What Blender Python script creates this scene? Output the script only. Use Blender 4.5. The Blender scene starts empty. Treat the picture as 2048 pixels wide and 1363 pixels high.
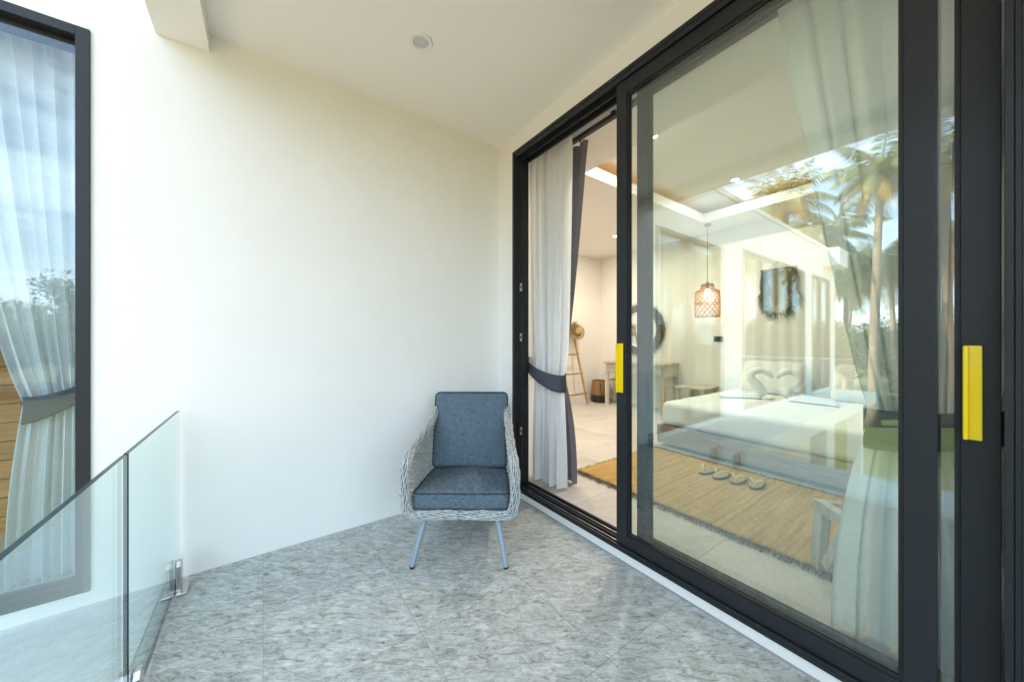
import bpy, bmesh, math, random
from mathutils import Vector, Matrix, noise as mnoise
random.seed(7)
R = math.radians
PI = math.pi
SC = bpy.context.scene
COL = SC.collection

# ------------------------------------------------------------------ camera
cam_d = bpy.data.cameras.new('camera')
cam_d.lens = 12.18
cam_d.sensor_width = 36.0
cam_d.sensor_fit = 'HORIZONTAL'
cam_d.clip_start = 0.02
cam_d.clip_end = 2000
cam = bpy.data.objects.new('camera', cam_d)
COL.objects.link(cam)
cam.location = (0, 0, 1.2)
cam.rotation_euler = (R(90), 0, R(-35.7))
SC.camera = cam

# ------------------------------------------------------------------ sky
SUN_DIR = Vector((0.50, 0.42, 0.76)).normalized()      # towards the sun: from behind the villa
world = bpy.data.worlds.new('World')
SC.world = world
world.use_nodes = True
wn = world.node_tree
for n in list(wn.nodes):
    wn.nodes.remove(n)
w_out = wn.nodes.new('ShaderNodeOutputWorld')
w_bg = wn.nodes.new('ShaderNodeBackground')
w_bg.inputs['Strength'].default_value = 0.12
sky = wn.nodes.new('ShaderNodeTexSky')
sky.sky_type = 'NISHITA'
sky.sun_disc = False
sky.sun_elevation = math.asin(SUN_DIR.z)
sky.sun_rotation = math.atan2(SUN_DIR.x, SUN_DIR.y)
sky.air_density = 1.0
sky.dust_density = 1.6
sky.ozone_density = 1.6
# thin streaky cloud, spread over the whole dome
tc = wn.nodes.new('ShaderNodeTexCoord')
mp = wn.nodes.new('ShaderNodeMapping')
mp.inputs['Scale'].default_value = (1.6, 1.6, 7.0)
mp.inputs['Rotation'].default_value = (R(8), R(6), R(20))
cn = wn.nodes.new('ShaderNodeTexNoise')
cn.inputs['Scale'].default_value = 2.0
cn.inputs['Detail'].default_value = 9
cn.inputs['Roughness'].default_value = 0.58
cn.inputs['Distortion'].default_value = 0.5
cr = wn.nodes.new('ShaderNodeValToRGB')
cr.color_ramp.elements[0].position = 0.40
cr.color_ramp.elements[0].color = (0.14, 0.14, 0.14, 1)
cr.color_ramp.elements[1].position = 0.74
cr.color_ramp.elements[1].color = (0.8, 0.8, 0.8, 1)
cm = wn.nodes.new('ShaderNodeMix')
cm.data_type = 'RGBA'
cm.inputs[7].default_value = (9.2, 10.6, 12.0, 1)
wn.links.new(tc.outputs['Generated'], mp.inputs['Vector'])
wn.links.new(mp.outputs['Vector'], cn.inputs['Vector'])
wn.links.new(cn.outputs['Fac'], cr.inputs['Fac'])
wn.links.new(cr.outputs['Color'], cm.inputs['Factor'])
wn.links.new(sky.outputs['Color'], cm.inputs[6])
wn.links.new(cm.outputs[2], w_bg.inputs['Color'])
wn.links.new(w_bg.outputs['Background'], w_out.inputs['Surface'])

sun_d = bpy.data.lights.new('sun', 'SUN')
sun_d.energy = 5.0
sun_d.angle = R(0.5)
sun_d.color = (1.0, 0.82, 0.58)
sun = bpy.data.objects.new('sun', sun_d)
COL.objects.link(sun)
sun.location = (10, 10, 20)
sun.rotation_euler = SUN_DIR.to_track_quat('Z', 'Y').to_euler()

SC.view_settings.view_transform = 'Standard'
SC.view_settings.look = 'None'
SC.view_settings.exposure = 2.28
SC.view_settings.gamma = 1.0
SC.cycles.use_denoising = True
SC.cycles.max_bounces = 12
SC.cycles.diffuse_bounces = 6
SC.cycles.glossy_bounces = 5
SC.cycles.transmission_bounces = 6
SC.cycles.transparent_max_bounces = 24
SC.cycles.sample_clamp_indirect = 6.0
SC.cycles.caustics_reflective = False
SC.cycles.caustics_refractive = False

# ------------------------------------------------------------------ helpers
class MB:
    """collects shapes; build() links them as one mesh object"""
    def __init__(self):
        self.v, self.f, self.mi = [], [], []
    def add(self, vs, fs, mi=0):
        o = len(self.v)
        self.v += [tuple(p) for p in vs]
        self.f += [tuple(i + o for i in f) for f in fs]
        self.mi += [mi] * len(fs)
        return self
    def box(self, x0, x1, y0, y1, z0, z1, mi=0, m=None):
        vs = [Vector((x, y, z)) for z in (z0, z1) for y in (y0, y1) for x in (x0, x1)]
        if m is not None:
            vs = [m @ p for p in vs]
        return self.add(vs, [(0, 2, 3, 1), (4, 5, 7, 6), (0, 1, 5, 4), (2, 6, 7, 3), (0, 4, 6, 2), (1, 3, 7, 5)], mi)
    def bar(self, a, b, w, h, up=(0, 0, 1), mi=0):
        a, b = Vector(a), Vector(b)
        d = (b - a).normalized()
        s = d.cross(Vector(up))
        if s.length < 1e-4:
            s = d.cross(Vector((0, 1, 0)))
        s.normalize()
        u = s.cross(d)
        vs = []
        for p in (a, b):
            for (i, j) in ((-1, -1), (1, -1), (1, 1), (-1, 1)):
                vs.append(p + s * (i * w / 2) + u * (j * h / 2))
        return self.add(vs, [(3, 2, 1, 0), (4, 5, 6, 7), (0, 1, 5, 4), (1, 2, 6, 5), (2, 3, 7, 6), (3, 0, 4, 7)], mi)
    def tube(self, pts, r, n=8, closed=False, cap=True, mi=0, flat=1.0):
        pts = [Vector(p) for p in pts]
        N = len(pts)
        rr = r if callable(r) else (lambda t: r)
        vs = []
        ref = None
        for i, p in enumerate(pts):
            if closed:
                d = pts[(i + 1) % N] - pts[i - 1]
            else:
                d = pts[min(i + 1, N - 1)] - pts[max(i - 1, 0)]
            d.normalize()
            if ref is None:
                ref = Vector((0, 0, 1)) if abs(d.z) < 0.9 else Vector((0, 1, 0))
            a = d.cross(ref)
            if a.length < 1e-5:
                a = d.cross(Vector((1, 0, 0)))
            a.normalize()
            b = a.cross(d)
            ref = b
            q = rr(i / max(1, N - 1))
            for k in range(n):
                t = 2 * PI * k / n
                vs.append(p + a * (math.cos(t) * q) + b * (math.sin(t) * q * flat))
        fs = []
        for i in range(N if closed else N - 1):
            j = (i + 1) % N
            for k in range(n):
                k2 = (k + 1) % n
                fs.append((i * n + k, j * n + k, j * n + k2, i * n + k2))
        if cap and not closed:
            fs.append(tuple(range(n)))
            fs.append(tuple((N - 1) * n + k for k in reversed(range(n))))
        return self.add(vs, fs, mi)
    def lathe(self, prof, n=32, c=(0, 0, 0), mi=0, m=None):
        vs, fs = [], []
        for (r, z) in prof:
            for k in range(n):
                t = 2 * PI * k / n
                p = Vector((c[0] + r * math.cos(t), c[1] + r * math.sin(t), c[2] + z))
                vs.append(m @ p if m is not None else p)
        for i in range(len(prof) - 1):
            for k in range(n):
                k2 = (k + 1) % n
                fs.append((i * n + k, i * n + k2, (i + 1) * n + k2, (i + 1) * n + k))
        return self.add(vs, fs, mi)
    def grid(self, fn, nu, nv, mi=0, closed_u=False):
        vs = [fn(i / nu, j / nv) for i in range(nu + (0 if closed_u else 1)) for j in range(nv + 1)]
        fs = []
        cols = nu if closed_u else nu + 1
        for i in range(nu):
            i2 = (i + 1) % cols
            for j in range(nv):
                fs.append((i * (nv + 1) + j, i2 * (nv + 1) + j, i2 * (nv + 1) + j + 1, i * (nv + 1) + j + 1))
        return self.add(vs, fs, mi)
    def mesh(self, name, mats, smooth=None):
        me = bpy.data.meshes.new(name)
        me.from_pydata(self.v, [], self.f)
        for m_ in (mats if isinstance(mats, (list, tuple)) else [mats]):
            me.materials.append(m_)
        if any(self.mi):
            me.polygons.foreach_set('material_index', self.mi)
        if smooth is not None:
            me.polygons.foreach_set('use_smooth', [True] * len(me.polygons))
            if smooth < 179:
                me.set_sharp_from_angle(angle=R(smooth))
        me.update()
        return me
    def build(self, name, mats, parent=None, smooth=None, bevel=0.0, world=True):
        if parent is not None and world:
            off = Vector(parent.location)
            if parent.parent is not None:
                off = off + Vector(parent.parent.location)
            self.v = [tuple(Vector(p) - off) for p in self.v]
        o = bpy.data.objects.new(name, self.mesh(name, mats, smooth))
        COL.objects.link(o)
        if parent is not None:
            o.parent = parent
        if bevel:
            bv = o.modifiers.new('bevel', 'BEVEL')
            bv.width = bevel
            bv.segments = 2
            bv.limit_method = 'ANGLE'
            bv.angle_limit = R(40)
        return o

def tag(o, label=None, cat=None, group=None, kind=None):
    if label: o['label'] = label
    if cat: o['category'] = cat
    if group: o['group'] = group
    if kind: o['kind'] = kind
    return o
def thing(name, label, cat, loc=(0, 0, 0), rotz=0, group=None):
    o = bpy.data.objects.new(name, None)
    o.empty_display_size = 0.1
    COL.objects.link(o)
    o.location = loc
    o.rotation_euler = (0, 0, rotz)
    return tag(o, label, cat, group)
def copy_tree(o, parent=None):
    c = o.copy()
    COL.objects.link(c)
    c.parent = parent
    for ch in list(o.children):
        copy_tree(ch, c)
    return c
def soft_box(sx, sy, sz, r, n=10, bulge=0.0, seed=0, wob=0.0):
    """rounded, slightly stuffed box centred on the origin"""
    mb = MB()
    hx, hy, hz = sx / 2, sy / 2, sz / 2
    def pt(p):
        q = Vector((max(-hx + r, min(hx - r, p.x)), max(-hy + r, min(hy - r, p.y)), max(-hz + r, min(hz - r, p.z))))
        d = p - q
        if d.length > 1e-9:
            d.normalize()
        o = q + d * r
        fx, fy, fz = o.x / hx, o.y / hy, o.z / hz
        b = (1 - min(1, fx * fx)) * (1 - min(1, fy * fy))
        o.z += math.copysign(1, o.z) * bulge * b * min(1, abs(fz) * 1.5)
        if wob:
            nv = mnoise.noise(Vector((o.x * 5 + seed, o.y * 5, o.z * 5)))
            o += d * (nv * wob)
        return o
    def lin(a, h):
        # samples concentrated near the rounded edge
        ts = [-h, -h + r * 0.3, -h + r * 0.65, -h + r]
        k = max(2, n)
        ts += [(-h + r) + (2 * h - 2 * r) * i / k for i in range(1, k)]
        ts += [h - r, h - r * 0.65, h - r * 0.3, h]
        return ts
    X, Y, Z = lin(0, hx), lin(0, hy), lin(0, hz)
    def face(A, B, f, flip):
        vs = [pt(f(a, b)) for a in A for b in B]
        nb = len(B)
        fs = []
        for i in range(len(A) - 1):
            for j in range(nb - 1):
                q = (i * nb + j, (i + 1) * nb + j, (i + 1) * nb + j + 1, i * nb + j + 1)
                fs.append(q[::-1] if flip else q)
        mb.add(vs, fs)
    face(X, Y, lambda a, b: Vector((a, b, hz)), False)
    face(X, Y, lambda a, b: Vector((a, b, -hz)), True)
    face(X, Z, lambda a, b: Vector((a, -hy, b)), False)
    face(X, Z, lambda a, b: Vector((a, hy, b)), True)
    face(Y, Z, lambda a, b: Vector((hx, a, b)), False)
    face(Y, Z, lambda a, b: Vector((-hx, a, b)), True)
    return mb
def weld(o, dist=0.0004):
    bm = bmesh.new()
    bm.from_mesh(o.data)
    bmesh.ops.remove_doubles(bm, verts=bm.verts, dist=dist)
    bm.to_mesh(o.data)
    bm.free()
    return o

# ------------------------------------------------------------------ materials
def mat(name, col, rough=0.6, metal=0.0, var=0.0, vscale=4.0, vcol=None, bump=0.0, bscale=60.0, bdist=0.002,
        stretch=(1, 1, 1), spec=0.5, coord='pos', detail=5.0, sheen=0.0, emit=None, estr=0.0):
    m = bpy.data.materials.new(name)
    m.use_nodes = True
    nt = m.node_tree
    p = nt.nodes['Principled BSDF']
    p.inputs['Base Color'].default_value = (*col, 1)
    p.inputs['Roughness'].default_value = rough
    p.inputs['Metallic'].default_value = metal
    p.inputs['Specular IOR Level'].default_value = spec
    if sheen:
        p.inputs['Sheen Weight'].default_value = sheen
    if emit:
        p.inputs['Emission Color'].default_value = (*emit, 1)
        p.inputs['Emission Strength'].default_value = estr
    if coord == 'pos':
        g = nt.nodes.new('ShaderNodeNewGeometry'); src = g.outputs['Position']
    else:
        g = nt.nodes.new('ShaderNodeTexCoord'); src = g.outputs['Object']
    mpn = nt.nodes.new('ShaderNodeMapping')
    mpn.inputs['Scale'].default_value = stretch
    nt.links.new(src, mpn.inputs['Vector'])
    if var or vcol:
        nz = nt.nodes.new('ShaderNodeTexNoise')
        nz.inputs['Scale'].default_value = vscale
        nz.inputs['Detail'].default_value = detail
        nz.inputs['Roughness'].default_value = 0.62
        nt.links.new(mpn.outputs['Vector'], nz.inputs['Vector'])
        rp = nt.nodes.new('ShaderNodeValToRGB')
        c2 = vcol if vcol else tuple(c * (1 - var) for c in col)
        rp.color_ramp.elements[0].position = 0.33
        rp.color_ramp.elements[0].color = (*c2, 1)
        rp.color_ramp.elements[1].position = 0.74
        rp.color_ramp.elements[1].color = (*col, 1)
        nt.links.new(nz.outputs['Fac'], rp.inputs['Fac'])
        nt.links.new(rp.outputs['Color'], p.inputs['Base Color'])
    if bump:
        nb = nt.nodes.new('ShaderNodeTexNoise')
        nb.inputs['Scale'].default_value = bscale
        nb.inputs['Detail'].default_value = 6
        nt.links.new(mpn.outputs['Vector'], nb.inputs['Vector'])
        bp = nt.nodes.new('ShaderNodeBump')
        bp.inputs['Strength'].default_value = bump
        bp.inputs['Distance'].default_value = bdist
        nt.links.new(nb.outputs['Fac'], bp.inputs['Height'])
        nt.links.new(bp.outputs['Normal'], p.inputs['Normal'])
    return m

def glass_mat(name, tint, f0, wave=0.0):
    """clear sheet: Fresnel (Schlick) mix of a straight-through and a mirror component"""
    m = bpy.data.materials.new(name)
    m.use_nodes = True
    nt = m.node_tree
    for n in list(nt.nodes):
        nt.nodes.remove(n)
    out = nt.nodes.new('ShaderNodeOutputMaterial')
    tr = nt.nodes.new('ShaderNodeBsdfTransparent')
    tr.inputs['Color'].default_value = (*tint, 1)
    gl = nt.nodes.new('ShaderNodeBsdfGlossy')
    gl.inputs['Roughness'].default_value = 0.0
    gl.inputs['Color'].default_value = (0.97, 1.0, 0.99, 1)
    mx = nt.nodes.new('ShaderNodeMixShader')
    g = nt.nodes.new('ShaderNodeNewGeometry')
    dt = nt.nodes.new('ShaderNodeVectorMath'); dt.operation = 'DOT_PRODUCT'
    nt.links.new(g.outputs['Incoming'], dt.inputs[0])
    nt.links.new(g.outputs['Normal'], dt.inputs[1])
    def mth(op, a, b=None):
        x = nt.nodes.new('ShaderNodeMath'); x.operation = op
        for i, q in enumerate((a, b)):
            if q is None: continue
            if isinstance(q, (int, float)): x.inputs[i].default_value = q
            else: nt.links.new(q, x.inputs[i])
        return x.outputs[0]
    c = mth('ABSOLUTE', dt.outputs['Value'])
    k = mth('POWER', mth('SUBTRACT', 1.0, c), 5.0)
    fac = mth('ADD', mth('MULTIPLY', k, 1 - f0), f0)
    nt.links.new(fac, mx.inputs['Fac'])
    nt.links.new(tr.outputs[0], mx.inputs[1])
    nt.links.new(gl.outputs[0], mx.inputs[2])
    if wave:
        nz = nt.nodes.new('ShaderNodeTexNoise')
        nz.inputs['Scale'].default_value = 2.2
        nz.inputs['Detail'].default_value = 1.0
        nt.links.new(g.outputs['Position'], nz.inputs['Vector'])
        bp = nt.nodes.new('ShaderNodeBump')
        bp.inputs['Strength'].default_value = wave
        bp.inputs['Distance'].default_value = 0.02
        nt.links.new(nz.outputs['Fac'], bp.inputs['Height'])
        nt.links.new(bp.outputs['Normal'], gl.inputs['Normal'])
    nt.links.new(mx.outputs[0], out.inputs['Surface'])
    return m

def cloth_mat(name, col, transp, transl, weave=900.0):
    m = bpy.data.materials.new(name)
    m.use_nodes = True
    nt = m.node_tree
    for n in list(nt.nodes):
        nt.nodes.remove(n)
    out = nt.nodes.new('ShaderNodeOutputMaterial')
    df = nt.nodes.new('ShaderNodeBsdfDiffuse')
    tl = nt.nodes.new('ShaderNodeBsdfTranslucent')
    tr = nt.nodes.new('ShaderNodeBsdfTransparent')
    g = nt.nodes.new('ShaderNodeNewGeometry')
    mp_ = nt.nodes.new('ShaderNodeMapping')
    mp_.inputs['Scale'].default_value = (40, 40, 260)
    nt.links.new(g.outputs['Position'], mp_.inputs['Vector'])
    nz = nt.nodes.new('ShaderNodeTexNoise')
    nz.inputs['Scale'].default_value = 1.0
    nz.inputs['Detail'].default_value = 4
    nt.links.new(mp_.outputs['Vector'], nz.inputs['Vector'])
    rp = nt.nodes.new('ShaderNodeValToRGB')
    rp.color_ramp.elements[0].position = 0.3
    rp.color_ramp.elements[0].color = (*[c * 0.93 for c in col], 1)
    rp.color_ramp.elements[1].position = 0.7
    rp.color_ramp.elements[1].color = (*col, 1)
    nt.links.new(nz.outputs['Fac'], rp.inputs['Fac'])
    nt.links.new(rp.outputs['Color'], df.inputs['Color'])
    nt.links.new(rp.outputs['Color'], tl.inputs['Color'])
    m1 = nt.nodes.new('ShaderNodeMixShader'); m1.inputs['Fac'].default_value = transl
    nt.links.new(df.outputs[0], m1.inputs[1]); nt.links.new(tl.outputs[0], m1.inputs[2])
    if transp:
        m2 = nt.nodes.new('ShaderNodeMixShader')
        rp2 = nt.nodes.new('ShaderNodeMapRange')
        rp2.inputs['From Min'].default_value = 0.3
        rp2.inputs['From Max'].default_value = 0.7
        rp2.inputs['To Min'].default_value = transp * 1.35
        rp2.inputs['To Max'].default_value = transp * 0.65
        nt.links.new(nz.outputs['Fac'], rp2.inputs['Value'])
        nt.links.new(rp2.outputs[0], m2.inputs['Fac'])
        nt.links.new(m1.outputs[0], m2.inputs[1]); nt.links.new(tr.outputs[0], m2.inputs[2])
        nt.links.new(m2.outputs[0], out.inputs['Surface'])
    else:
        nt.links.new(m1.outputs[0], out.inputs['Surface'])
    return m

def wood_mat(name, light, dark, axis, rough=0.55, scale=3.0, bump=0.25):
    """grain drawn out along one axis ('x','y','z'), shifted for each board"""
    m = bpy.data.materials.new(name)
    m.use_nodes = True
    nt = m.node_tree
    p = nt.nodes['Principled BSDF']
    p.inputs['Roughness'].default_value = rough
    t = nt.nodes.new('ShaderNodeTexCoord')
    oi = nt.nodes.new('ShaderNodeObjectInfo')
    ad = nt.nodes.new('ShaderNodeVectorMath'); ad.operation = 'ADD'
    mu = nt.nodes.new('ShaderNodeMath'); mu.operation = 'MULTIPLY'; mu.inputs[1].default_value = 37.0
    nt.links.new(oi.outputs['Random'], mu.inputs[0])
    nt.links.new(t.outputs['Object'], ad.inputs[0]); nt.links.new(mu.outputs[0], ad.inputs[1])
    mp_ = nt.nodes.new('ShaderNodeMapping')
    s = {'x': (1, 14, 14), 'y': (14, 1, 14), 'z': (14, 14, 1)}[axis]
    mp_.inputs['Scale'].default_value = s
    nt.links.new(ad.outputs[0], mp_.inputs['Vector'])
    nz = nt.nodes.new('ShaderNodeTexNoise')
    nz.inputs['Scale'].default_value = scale
    nz.inputs['Detail'].default_value = 8
    nz.inputs['Distortion'].default_value = 1.2
    nt.links.new(mp_.outputs['Vector'], nz.inputs['Vector'])
    rp = nt.nodes.new('ShaderNodeValToRGB')
    rp.color_ramp.elements[0].position = 0.3
    rp.color_ramp.elements[0].color = (*dark, 1)
    rp.color_ramp.elements[1].position = 0.74
    rp.color_ramp.elements[1].color = (*light, 1)
    nt.links.new(nz.outputs['Fac'], rp.inputs['Fac'])
    hs = nt.nodes.new('ShaderNodeHueSaturation')
    mr = nt.nodes.new('ShaderNodeMapRange')
    mr.inputs['To Min'].default_value = 0.8; mr.inputs['To Max'].default_value = 1.15
    nt.links.new(oi.outputs['Random'], mr.inputs['Value'])
    nt.links.new(mr.outputs[0], hs.inputs['Value'])
    nt.links.new(rp.outputs['Color'], hs.inputs['Color'])
    nt.links.new(hs.outputs[0], p.inputs['Base Color'])
    bp = nt.nodes.new('ShaderNodeBump')
    bp.inputs['Strength'].default_value = bump
    bp.inputs['Distance'].default_value = 0.002
    nt.links.new(nz.outputs['Fac'], bp.inputs['Height'])
    nt.links.new(bp.outputs['Normal'], p.inputs['Normal'])
    return m

def stone_tile_mat(name, cols, rot, sx, sy, scale, rough, bump):
    """mottled, drawn-out stone print, shifted for each tile"""
    m = bpy.data.materials.new(name)
    m.use_nodes = True
    nt = m.node_tree
    p = nt.nodes['Principled BSDF']
    g = nt.nodes.new('ShaderNodeNewGeometry')
    oi = nt.nodes.new('ShaderNodeObjectInfo')
    mu = nt.nodes.new('ShaderNodeMath'); mu.operation = 'MULTIPLY'; mu.inputs[1].default_value = 53.0
    ad = nt.nodes.new('ShaderNodeVectorMath'); ad.operation = 'ADD'
    nt.links.new(oi.outputs['Random'], mu.inputs[0])
    nt.links.new(g.outputs['Position'], ad.inputs[0]); nt.links.new(mu.outputs[0], ad.inputs[1])
    r1 = nt.nodes.new('ShaderNodeMapping'); r1.inputs['Rotation'].default_value = (0, 0, rot)
    r2 = nt.nodes.new('ShaderNodeMapping'); r2.inputs['Scale'].default_value = (sx, sy, 1)
    nt.links.new(ad.outputs[0], r1.inputs['Vector']); nt.links.new(r1.outputs[0], r2.inputs['Vector'])
    def nz(sc, det, dist, rgh=0.6):
        n = nt.nodes.new('ShaderNodeTexNoise')
        n.inputs['Scale'].default_value = sc; n.inputs['Detail'].default_value = det
        n.inputs['Distortion'].default_value = dist; n.inputs['Roughness'].default_value = rgh
        nt.links.new(r2.outputs[0], n.inputs['Vector'])
        return n
    a, b, c = nz(scale, 9, 1.1, 0.72), nz(scale * 0.28, 4, 0.8), nz(scale * 5.5, 5, 0.9, 0.75)
    mx = nt.nodes.new('ShaderNodeMath'); mx.operation = 'MULTIPLY_ADD'
    nt.links.new(c.outputs['Fac'], mx.inputs[0]); mx.inputs[1].default_value = 0.5
    nt.links.new(a.outputs['Fac'], mx.inputs[2])
    rp = nt.nodes.new('ShaderNodeValToRGB')
    e = rp.color_ramp.elements
    e[0].position = 0.54; e[0].color = (*cols[0], 1)
    e[1].position = 0.97; e[1].color = (*cols[2], 1)
    k = e.new(0.72); k.color = (*cols[1], 1)
    nt.links.new(mx.outputs[0], rp.inputs['Fac'])
    mc = nt.nodes.new('ShaderNodeMix'); mc.data_type = 'RGBA'; mc.blend_type = 'MULTIPLY'
    mc.inputs['Factor'].default_value = 1.0
    rb = nt.nodes.new('ShaderNodeValToRGB')
    rb.color_ramp.elements[0].position = 0.35; rb.color_ramp.elements[0].color = (0.84, 0.83, 0.79, 1)
    rb.color_ramp.elements[1].position = 0.65; rb.color_ramp.elements[1].color = (1, 1, 1, 1)
    nt.links.new(b.outputs['Fac'], rb.inputs['Fac'])
    nt.links.new(rp.outputs['Color'], mc.inputs[6]); nt.links.new(rb.outputs['Color'], mc.inputs[7])
    hs = nt.nodes.new('ShaderNodeHueSaturation')
    mr = nt.nodes.new('ShaderNodeMapRange')
    mr.inputs['To Min'].default_value = 0.94; mr.inputs['To Max'].default_value = 1.05
    nt.links.new(oi.outputs['Random'], mr.inputs['Value']); nt.links.new(mr.outputs[0], hs.inputs['Value'])
    nt.links.new(mc.outputs[2], hs.inputs['Color'])
    nt.links.new(hs.outputs[0], p.inputs['Base Color'])
    p.inputs['Roughness'].default_value = rough
    bp = nt.nodes.new('ShaderNodeBump')
    bp.inputs['Strength'].default_value = bump; bp.inputs['Distance'].default_value = 0.002
    nt.links.new(mx.outputs[0], bp.inputs['Height']); nt.links.new(bp.outputs['Normal'], p.inputs['Normal'])
    return m

M = {}
M['plaster'] = mat('plaster', (0.84, 0.82, 0.775), 0.75, var=0.035, vscale=2.2, bump=0.4, bscale=14, bdist=0.004)
M['ceiling'] = mat('ceiling_paint', (0.85, 0.83, 0.785), 0.7, var=0.02, vscale=1.2, bump=0.12, bscale=40, bdist=0.001)
M['ledge'] = mat('ledge_coating', (0.78, 0.79, 0.78), 0.6, var=0.05, vscale=9, bump=0.8, bscale=22, bdist=0.006)
M['room_wall'] = mat('room_paint', (0.78, 0.755, 0.70), 0.7, var=0.02, vscale=1.4, bump=0.1, bscale=40, bdist=0.001)
M['room_ceiling'] = mat('room_ceiling_paint', (0.76, 0.745, 0.71), 0.7, var=0.02, vscale=1.4)
M['floor_tile'] = stone_tile_mat('grey_stone_tile', ((0.12, 0.122, 0.10), (0.41, 0.435, 0.42), (0.70, 0.73, 0.73)), R(35.7), 1.0, 2.6, 17.0, 0.5, 0.3)
M['grout'] = mat('grout', (0.30, 0.315, 0.315), 0.9)
M['room_tile'] = stone_tile_mat('pale_room_tile', ((0.46, 0.43, 0.39), (0.55, 0.52, 0.48), (0.63, 0.60, 0.56)), R(30), 1.0, 2.5, 1.6, 0.38, 0.05)
M['room_grout'] = mat('room_grout', (0.42, 0.40, 0.37), 0.9)
M['alu'] = mat('anthracite_aluminium', (0.021, 0.023, 0.026), 0.42, var=0.12, vscale=7, bump=0.03, bscale=90, bdist=0.0006, spec=0.3)
M['alu_dark'] = mat('black_seal', (0.008, 0.008, 0.009), 0.55)
M['glass'] = glass_mat('door_glass', (0.94, 0.98, 0.968), 0.098, 0.0)
M['glass_win'] = glass_mat('window_glass', (0.90, 0.96, 0.98), 0.07, 0.0)
M['glass_rail'] = glass_mat('railing_glass', (0.90, 0.965, 0.955), 0.035, 0.0)
M['glass_edge'] = mat('glass_edge', (0.008, 0.032, 0.034), 0.25, spec=0.25)
M['yellow'] = mat('yellow_enamel', (0.92, 0.66, 0.002), 0.3, var=0.04, vscale=12)
M['steel'] = mat('brushed_steel', (0.55, 0.54, 0.52), 0.22, 1.0, bump=0.05, bscale=120, stretch=(1, 1, 0.1), bdist=0.0006)
M['rubber'] = mat('black_rubber', (0.015, 0.015, 0.016), 0.7)
M['sheer'] = cloth_mat('white_sheer', (0.95, 0.95, 0.94), 0.035, 0.27)
M['drape'] = cloth_mat('grey_blackout', (0.20, 0.195, 0.225), 0.0, 0.08)
M['tie'] = cloth_mat('slate_tieback', (0.095, 0.10, 0.125), 0.0, 0.05)
M['wicker'] = mat('pale_grey_wicker', (0.66, 0.67, 0.64), 0.5, vcol=(0.30, 0.32, 0.31), vscale=45, stretch=(1, 1, 2.2))
M['wicker_core'] = mat('wicker_core', (0.20, 0.22, 0.22), 0.8)
M['leg_blue'] = mat('blue_grey_powder_coat', (0.26, 0.325, 0.37), 0.35, var=0.05, vscale=20)
def fabric_mat():
    m = bpy.data.materials.new('slate_blue_melange')
    m.use_nodes = True
    nt = m.node_tree
    p = nt.nodes['Principled BSDF']
    p.inputs['Roughness'].default_value = 0.95
    p.inputs['Specular IOR Level'].default_value = 0.15
    t = nt.nodes.new('ShaderNodeTexCoord')
    fs = []
    for sc in ((60, 60, 420), (420, 420, 60)):
        mp_ = nt.nodes.new('ShaderNodeMapping'); mp_.inputs['Scale'].default_value = sc
        nt.links.new(t.outputs['Object'], mp_.inputs['Vector'])
        n = nt.nodes.new('ShaderNodeTexNoise'); n.inputs['Scale'].default_value = 1.0; n.inputs['Detail'].default_value = 3
        nt.links.new(mp_.outputs[0], n.inputs['Vector'])
        fs.append(n.outputs['Fac'])
    a = nt.nodes.new('ShaderNodeMath'); a.operation = 'ADD'
    nt.links.new(fs[0], a.inputs[0]); nt.links.new(fs[1], a.inputs[1])
    rp = nt.nodes.new('ShaderNodeValToRGB')
    h = nt.nodes.new('ShaderNodeMath'); h.operation = 'MULTIPLY'; h.inputs[1].default_value = 0.5
    nt.links.new(a.outputs[0], h.inputs[0])
    e = rp.color_ramp.elements
    e[0].position = 0.36; e[0].color = (0.042, 0.062, 0.082, 1)
    e[1].position = 0.66; e[1].color = (0.18, 0.238, 0.28, 1)
    nt.links.new(h.outputs[0], rp.inputs['Fac'])
    nt.links.new(rp.outputs['Color'], p.inputs['Base Color'])
    bp = nt.nodes.new('ShaderNodeBump'); bp.inputs['Strength'].default_value = 0.4; bp.inputs['Distance'].default_value = 0.001
    nt.links.new(h.outputs[0], bp.inputs['Height']); nt.links.new(bp.outputs['Normal'], p.inputs['Normal'])
    return m
M['fabric'] = fabric_mat()
M['piping'] = mat('dark_piping', (0.035, 0.05, 0.07), 0.9)
M['lens'] = mat('frosted_diffuser', (0.55, 0.56, 0.55), 0.4)
M['white_trim'] = mat('white_trim', (0.78, 0.78, 0.76), 0.4)
M['plank'] = wood_mat('teak_plank', (0.82, 0.33, 0.07), (0.42, 0.13, 0.03), 'x', 0.45, 2.2)
M['bedwood'] = wood_mat('brown_bed_board', (0.40, 0.25, 0.14), (0.19, 0.105, 0.055), 'y', 0.55, 2.6)
M['whitewash'] = wood_mat('whitewashed_wood', (0.66, 0.61, 0.53), (0.40, 0.34, 0.27), 'z', 0.7, 2.0)
M['whitewash_y'] = wood_mat('whitewashed_wood_long', (0.66, 0.61, 0.53), (0.40, 0.34, 0.27), 'y', 0.7, 2.0)
M['bamboo'] = mat('bamboo', (0.46, 0.29, 0.11), 0.4, vcol=(0.26, 0.14, 0.05), vscale=9, stretch=(1, 1, 0.4))
M['straw'] = mat('straw', (0.50, 0.37, 0.18), 0.85, vcol=(0.30, 0.20, 0.09), vscale=60, bump=0.5, bscale=140)
M['pampas'] = mat('dried_grass', (0.46, 0.34, 0.18), 0.9, vcol=(0.28, 0.19, 0.09), vscale=40)
M['basket'] = mat('woven_basket', (0.33, 0.19, 0.075), 0.8, vcol=(0.19, 0.10, 0.04), vscale=50, stretch=(1, 1, 3), bump=0.6, bscale=90)
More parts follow.
